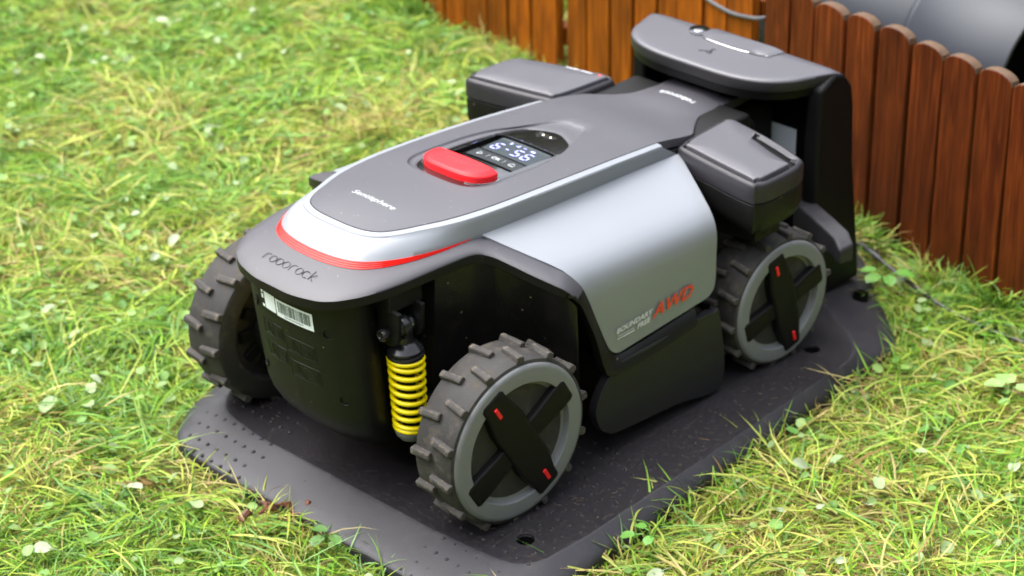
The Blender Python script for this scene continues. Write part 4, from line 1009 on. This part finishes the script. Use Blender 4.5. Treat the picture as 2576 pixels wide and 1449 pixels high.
# pale leaves one can pick out
def pale_leaf_mesh(seed):
    random.seed(seed); n_ = 12; V = [(0,0,0)]; ring_o = []; 
    for k in range(n_):
        t = 2*math.pi*k/n_; r_ = 1-.15*math.cos(t)+random.uniform(-.08,.08)
        x, y = r_*math.cos(t), .72*r_*math.sin(t); V.append((x, y, .18*y*y*2-.10*x*x)); 
    V += [(x*.5, y*.5, z*.3) for x, y, z in V[1:]]
    F = []
    for k in range(n_): a = 1+k; b_ = 1+(k+1) % n_; F += [(a, b_, b_+n_, a+n_), (0, a+n_, b_+n_)]
    tb = tube([(-.9,0,0),(-1.5,.1,.05),(-2.1,.3,-.05)], .05, 5)
    V, F = join((V, F), tb); return pyd(V, F, False)
m_pale = mat("pale_leaf", (.25,.34,.15), .55, bump=.6, bscale=200, var=.12, vscale=50); m_pale2 = mat("pale_leaf_grey", (.28,.34,.20), .5, bump=.5, bscale=200, var=.12, vscale=50)
pm = [pale_leaf_mesh(s) for s in range(5)]
for i, me in enumerate(pm): me.materials.append(m_pale if i % 2 else m_pale2); me.polygons.foreach_set('use_smooth', [True]*len(me.polygons))

def put_leaf(x, y, s_, tilt, az, label, group=None, me=None):
    o = bpy.data.objects.new("pale_leaf", me or random.choice(pm)); col.objects.link(o)
    o.location = (x, y, float(gz(x, y))+.026); o.scale = (s_, s_*.9, s_); o.rotation_euler = (tilt[0], tilt[1], az)
    o['label'] = label; o['category'] = 'leaf'
    if group: o['group'] = group
    return o
LG = 'pale leaves scattered over the lawn'
random.seed(5)
for x, y, s_, lb in [
    (.734,1.411,.016,'pale leaf far back on the lawn, left one of a close pair'),
    (.765,1.390,.015,'pale leaf far back on the lawn, right one of a close pair'),
    (.684,1.592,.017,'pale leaf at the upper left edge of the lawn above dark grass'),
    (.354,.895,.0105,'small round whitish leaf alone on the lawn beyond the far wing of the mower'),
    (.397,.553,.010,'whitish leaf on the grass just left of the mower nose edge'),
    (.110,.767,.011,'pale leaf on the open lawn left of the far front wheel'),
    (-.074,.625,.012,'oval pale leaf halfway down the left side of the lawn'),
    (-.087,.537,.012,'pale leaf left of the far wheel, lowest part of its tread'),
    (-.234,.398,.015,'largest pale pointed leaf left of the dock base corner'),
    (-.194,.362,.013,'pale folded leaf just left of the dock base corner, lower of two'),
    (-.161,.402,.012,'round pale leaf just left of the dock base corner, upper of two'),
    (-.268,.163,.014,'pale green leaf lying below the left corner of the dock base'),
    (-.424,.143,.013,'pale leaf at the bottom left corner of the lawn'),
    (-.240,.075,.013,'pale notched leaf below the front edge of the dock base'),
    (.558,1.348,.012,'pale leaf in the upper left part of the lawn, near the pair'),
    (.485,.957,.013,'pale leaf in the middle of the lawn behind the mower'),
    (.506,-.611,.012,'pale leaf at the lower right edge of the lawn'),
    (.363,-.509,.012,'pale curled leaf right of the dock base near the bottom')]:
    put_leaf(x, y, s_, (random.uniform(-.35,.35), random.uniform(-.35,.35)), random.uniform(0, 6.28), lb)
cnt = 0
while cnt < 46:
    x, y = random.uniform(-.5, 1.5), random.uniform(-.8, 1.6)
    if not (x+y > -.40 and y < (x+.52)*1.6 and y > (x-.45)*.62-.9) or x > fence_x(y)-.05: continue
    if inside(np.array([x]), np.array([y]), gpoly_b)[0]: continue
    put_leaf(x, y, random.uniform(.007, .012), (random.uniform(-.6,.6), random.uniform(-.6,.6)), random.uniform(0, 6.28), 'small pale leaf lying loose on the mown grass', LG); cnt += 1
# dirt crumbs and dry clippings lying on the dock plate
cv = []
def crumb(x, y, L, w_):
    a = random.uniform(0, 3.14); c, s_ = math.cos(a), math.sin(a); h_ = random.uniform(.0004, .0012); z = ramp_z(x, y)+.0002
    P = [(x+c*u-s_*v, y+s_*u+c*v, z+t) for t in (0, h_) for u, v in ((-L/2, -w_/2), (L/2, -w_/2*.6), (L/2*.8, w_/2), (-L/2, w_/2*.7))]
    cv.append((P, [(4,5,6,7),(0,1,5,4),(1,2,6,5),(2,3,7,6),(3,0,4,7)]))
for k in range(170):
    m = random.random()
    if m < .45: x, y = random.uniform(.05, .52), -.285+random.gauss(0, .018)
    elif m < .65: x, y = random.uniform(-.06, .08), random.uniform(.12, .24)
    elif m < .85: x, y = random.uniform(-.07, .1), random.uniform(-.31, -.1)
    else: x, y = random.uniform(-.15, .62), random.uniform(-.33, .25)
    if inside(np.array([x]), np.array([y]), sc2(G0, .96))[0] and all(math.hypot(x-a, y-b_) > .015 for a, b_ in wells): crumb(x, y, random.choice([.0015,.002,.003,.005,.008]), random.uniform(.0008, .0018))
o = part("dirt_crumbs", join(*cv), mat("dry_dirt", (.075,.058,.042), .9, var=.4, vscale=30), None, smooth=None); o['kind'] = 'stuff'; o['label'] = 'dry dirt crumbs and clippings scattered on the dock base'; o['category'] = 'dirt'
# ---- single plants that stand out
m_leafg = mat("fresh_leaf", (.10,.26,.035), .45, var=.15, vscale=80, bump=.4, bscale=300); m_leafp = mat("dandelion_leaf_green", (.22,.36,.11), .45, var=.15, vscale=60, bump=.5, bscale=200); m_brown = mat("dead_leaf", (.10,.035,.015), .6, bump=1, bscale=150, var=.4, vscale=60)
m_leafg2 = mat('dull_leaf', (.07,.16,.03), .5, var=.2, vscale=80, bump=.5, bscale=300)
def sprig(name, label, cat, x, y, z, leaves, m_, size, droop=0.):
    root = thing(name, label, cat, (x, y, z))
    for az, ln, sz in leaves:
        tip = Vector((x+math.cos(az)*ln, y+math.sin(az)*ln, z+.024-droop)); mid_ = Vector((x+math.cos(az)*ln*.5, y+math.sin(az)*ln*.5, z+.024))
        part("stem", tube([(x, y, z), mid_, tip], .0009, 5), m_, root)
        n_ = 12; V = [tip]
        for k in range(n_):
            t = 2*math.pi*k/n_; r_ = (1-.2*math.cos(t))*(1+.10*math.cos(5*t)); a = r_*math.cos(t)*sz+sz*.8; b_ = .8*r_*math.sin(t)*sz
            V.append((tip.x+math.cos(az)*a-math.sin(az)*b_, tip.y+math.sin(az)*a+math.cos(az)*b_, tip.z+.18*abs(b_)-.25*a*a/sz*.5))
        c0 = Vector((tip.x+math.cos(az)*sz*.8, tip.y+math.sin(az)*sz*.8, tip.z-.05*sz)); V.append(c0)
        part("leaf", (V, [(13, 1+k, 1+(k+1) % n_) for k in range(n_)]), m_, root, smooth=80)
sprig("clover_sprig", "clover sprig reaching over the right edge of the dock base", "plant", .085, -.385, .0, [(2.4,.026,.009),(1.5,.018,.008),(3.4,.010,.008)], m_leafg, .01)
sprig("weed_sprig", "small green weed with round leaves at the rear right corner of the dock base", "plant", .81, -.195, .0, [(3.0,.018,.013),(4.0,.016,.012),(2.0,.018,.012),(5.3,.02,.014)], m_leafg, .01)
sprig("weed_plant", "broad leaved green weed touching the front edge of the dock base", "plant", -.175, -.095, -.005, [(1.6,.010,.010),(3.2,.012,.010),(4.6,.010,.009)], m_leafg2, .024)
sprig("dandelion_plant", "large jagged pale green weed leaves on the lawn at the right edge below the fence", "plant", .665, -.50, -.005, [(.8,.014,.017),(1.9,.012,.014),(5.2,.012,.013)], m_leafp, .02)
bl = []
for k in range(5):
    a = random.uniform(0, 3.1); p = Vector((-.178+.012*k-.02, .018-.010*k, .004)); bl.append(tube([p, p+Vector((math.cos(a)*.008, math.sin(a)*.008, .008)), p+Vector((math.cos(a)*.018, math.sin(a)*.016, .003)), p+Vector((math.cos(a+.6)*.026, math.sin(a+.6)*.022, .007))], [.002,.005,.004,.001], 6))
V_, F_ = join(*bl); o = link("dead_leaf", pyd(V_, F_), m_brown, None, smooth=30); o['label'] = 'crumpled dark brown dead leaf against the front edge of the dock base'; o['category'] = 'leaf'
# dry straw tuft beyond the mower
tx = rng.normal(.69, .035, 260); ty2 = rng.normal(.76, .03, 260)
so3 = blades(tx, ty2, (.05,.10), (.0012,.0024), (25, 70), [0,0,0,1,4,6,0,0,3], "straw_tuft", "tuft of dry straw coloured grass beyond the display side of the mower", .0, 4)
so3['category'] = 'dry grass'
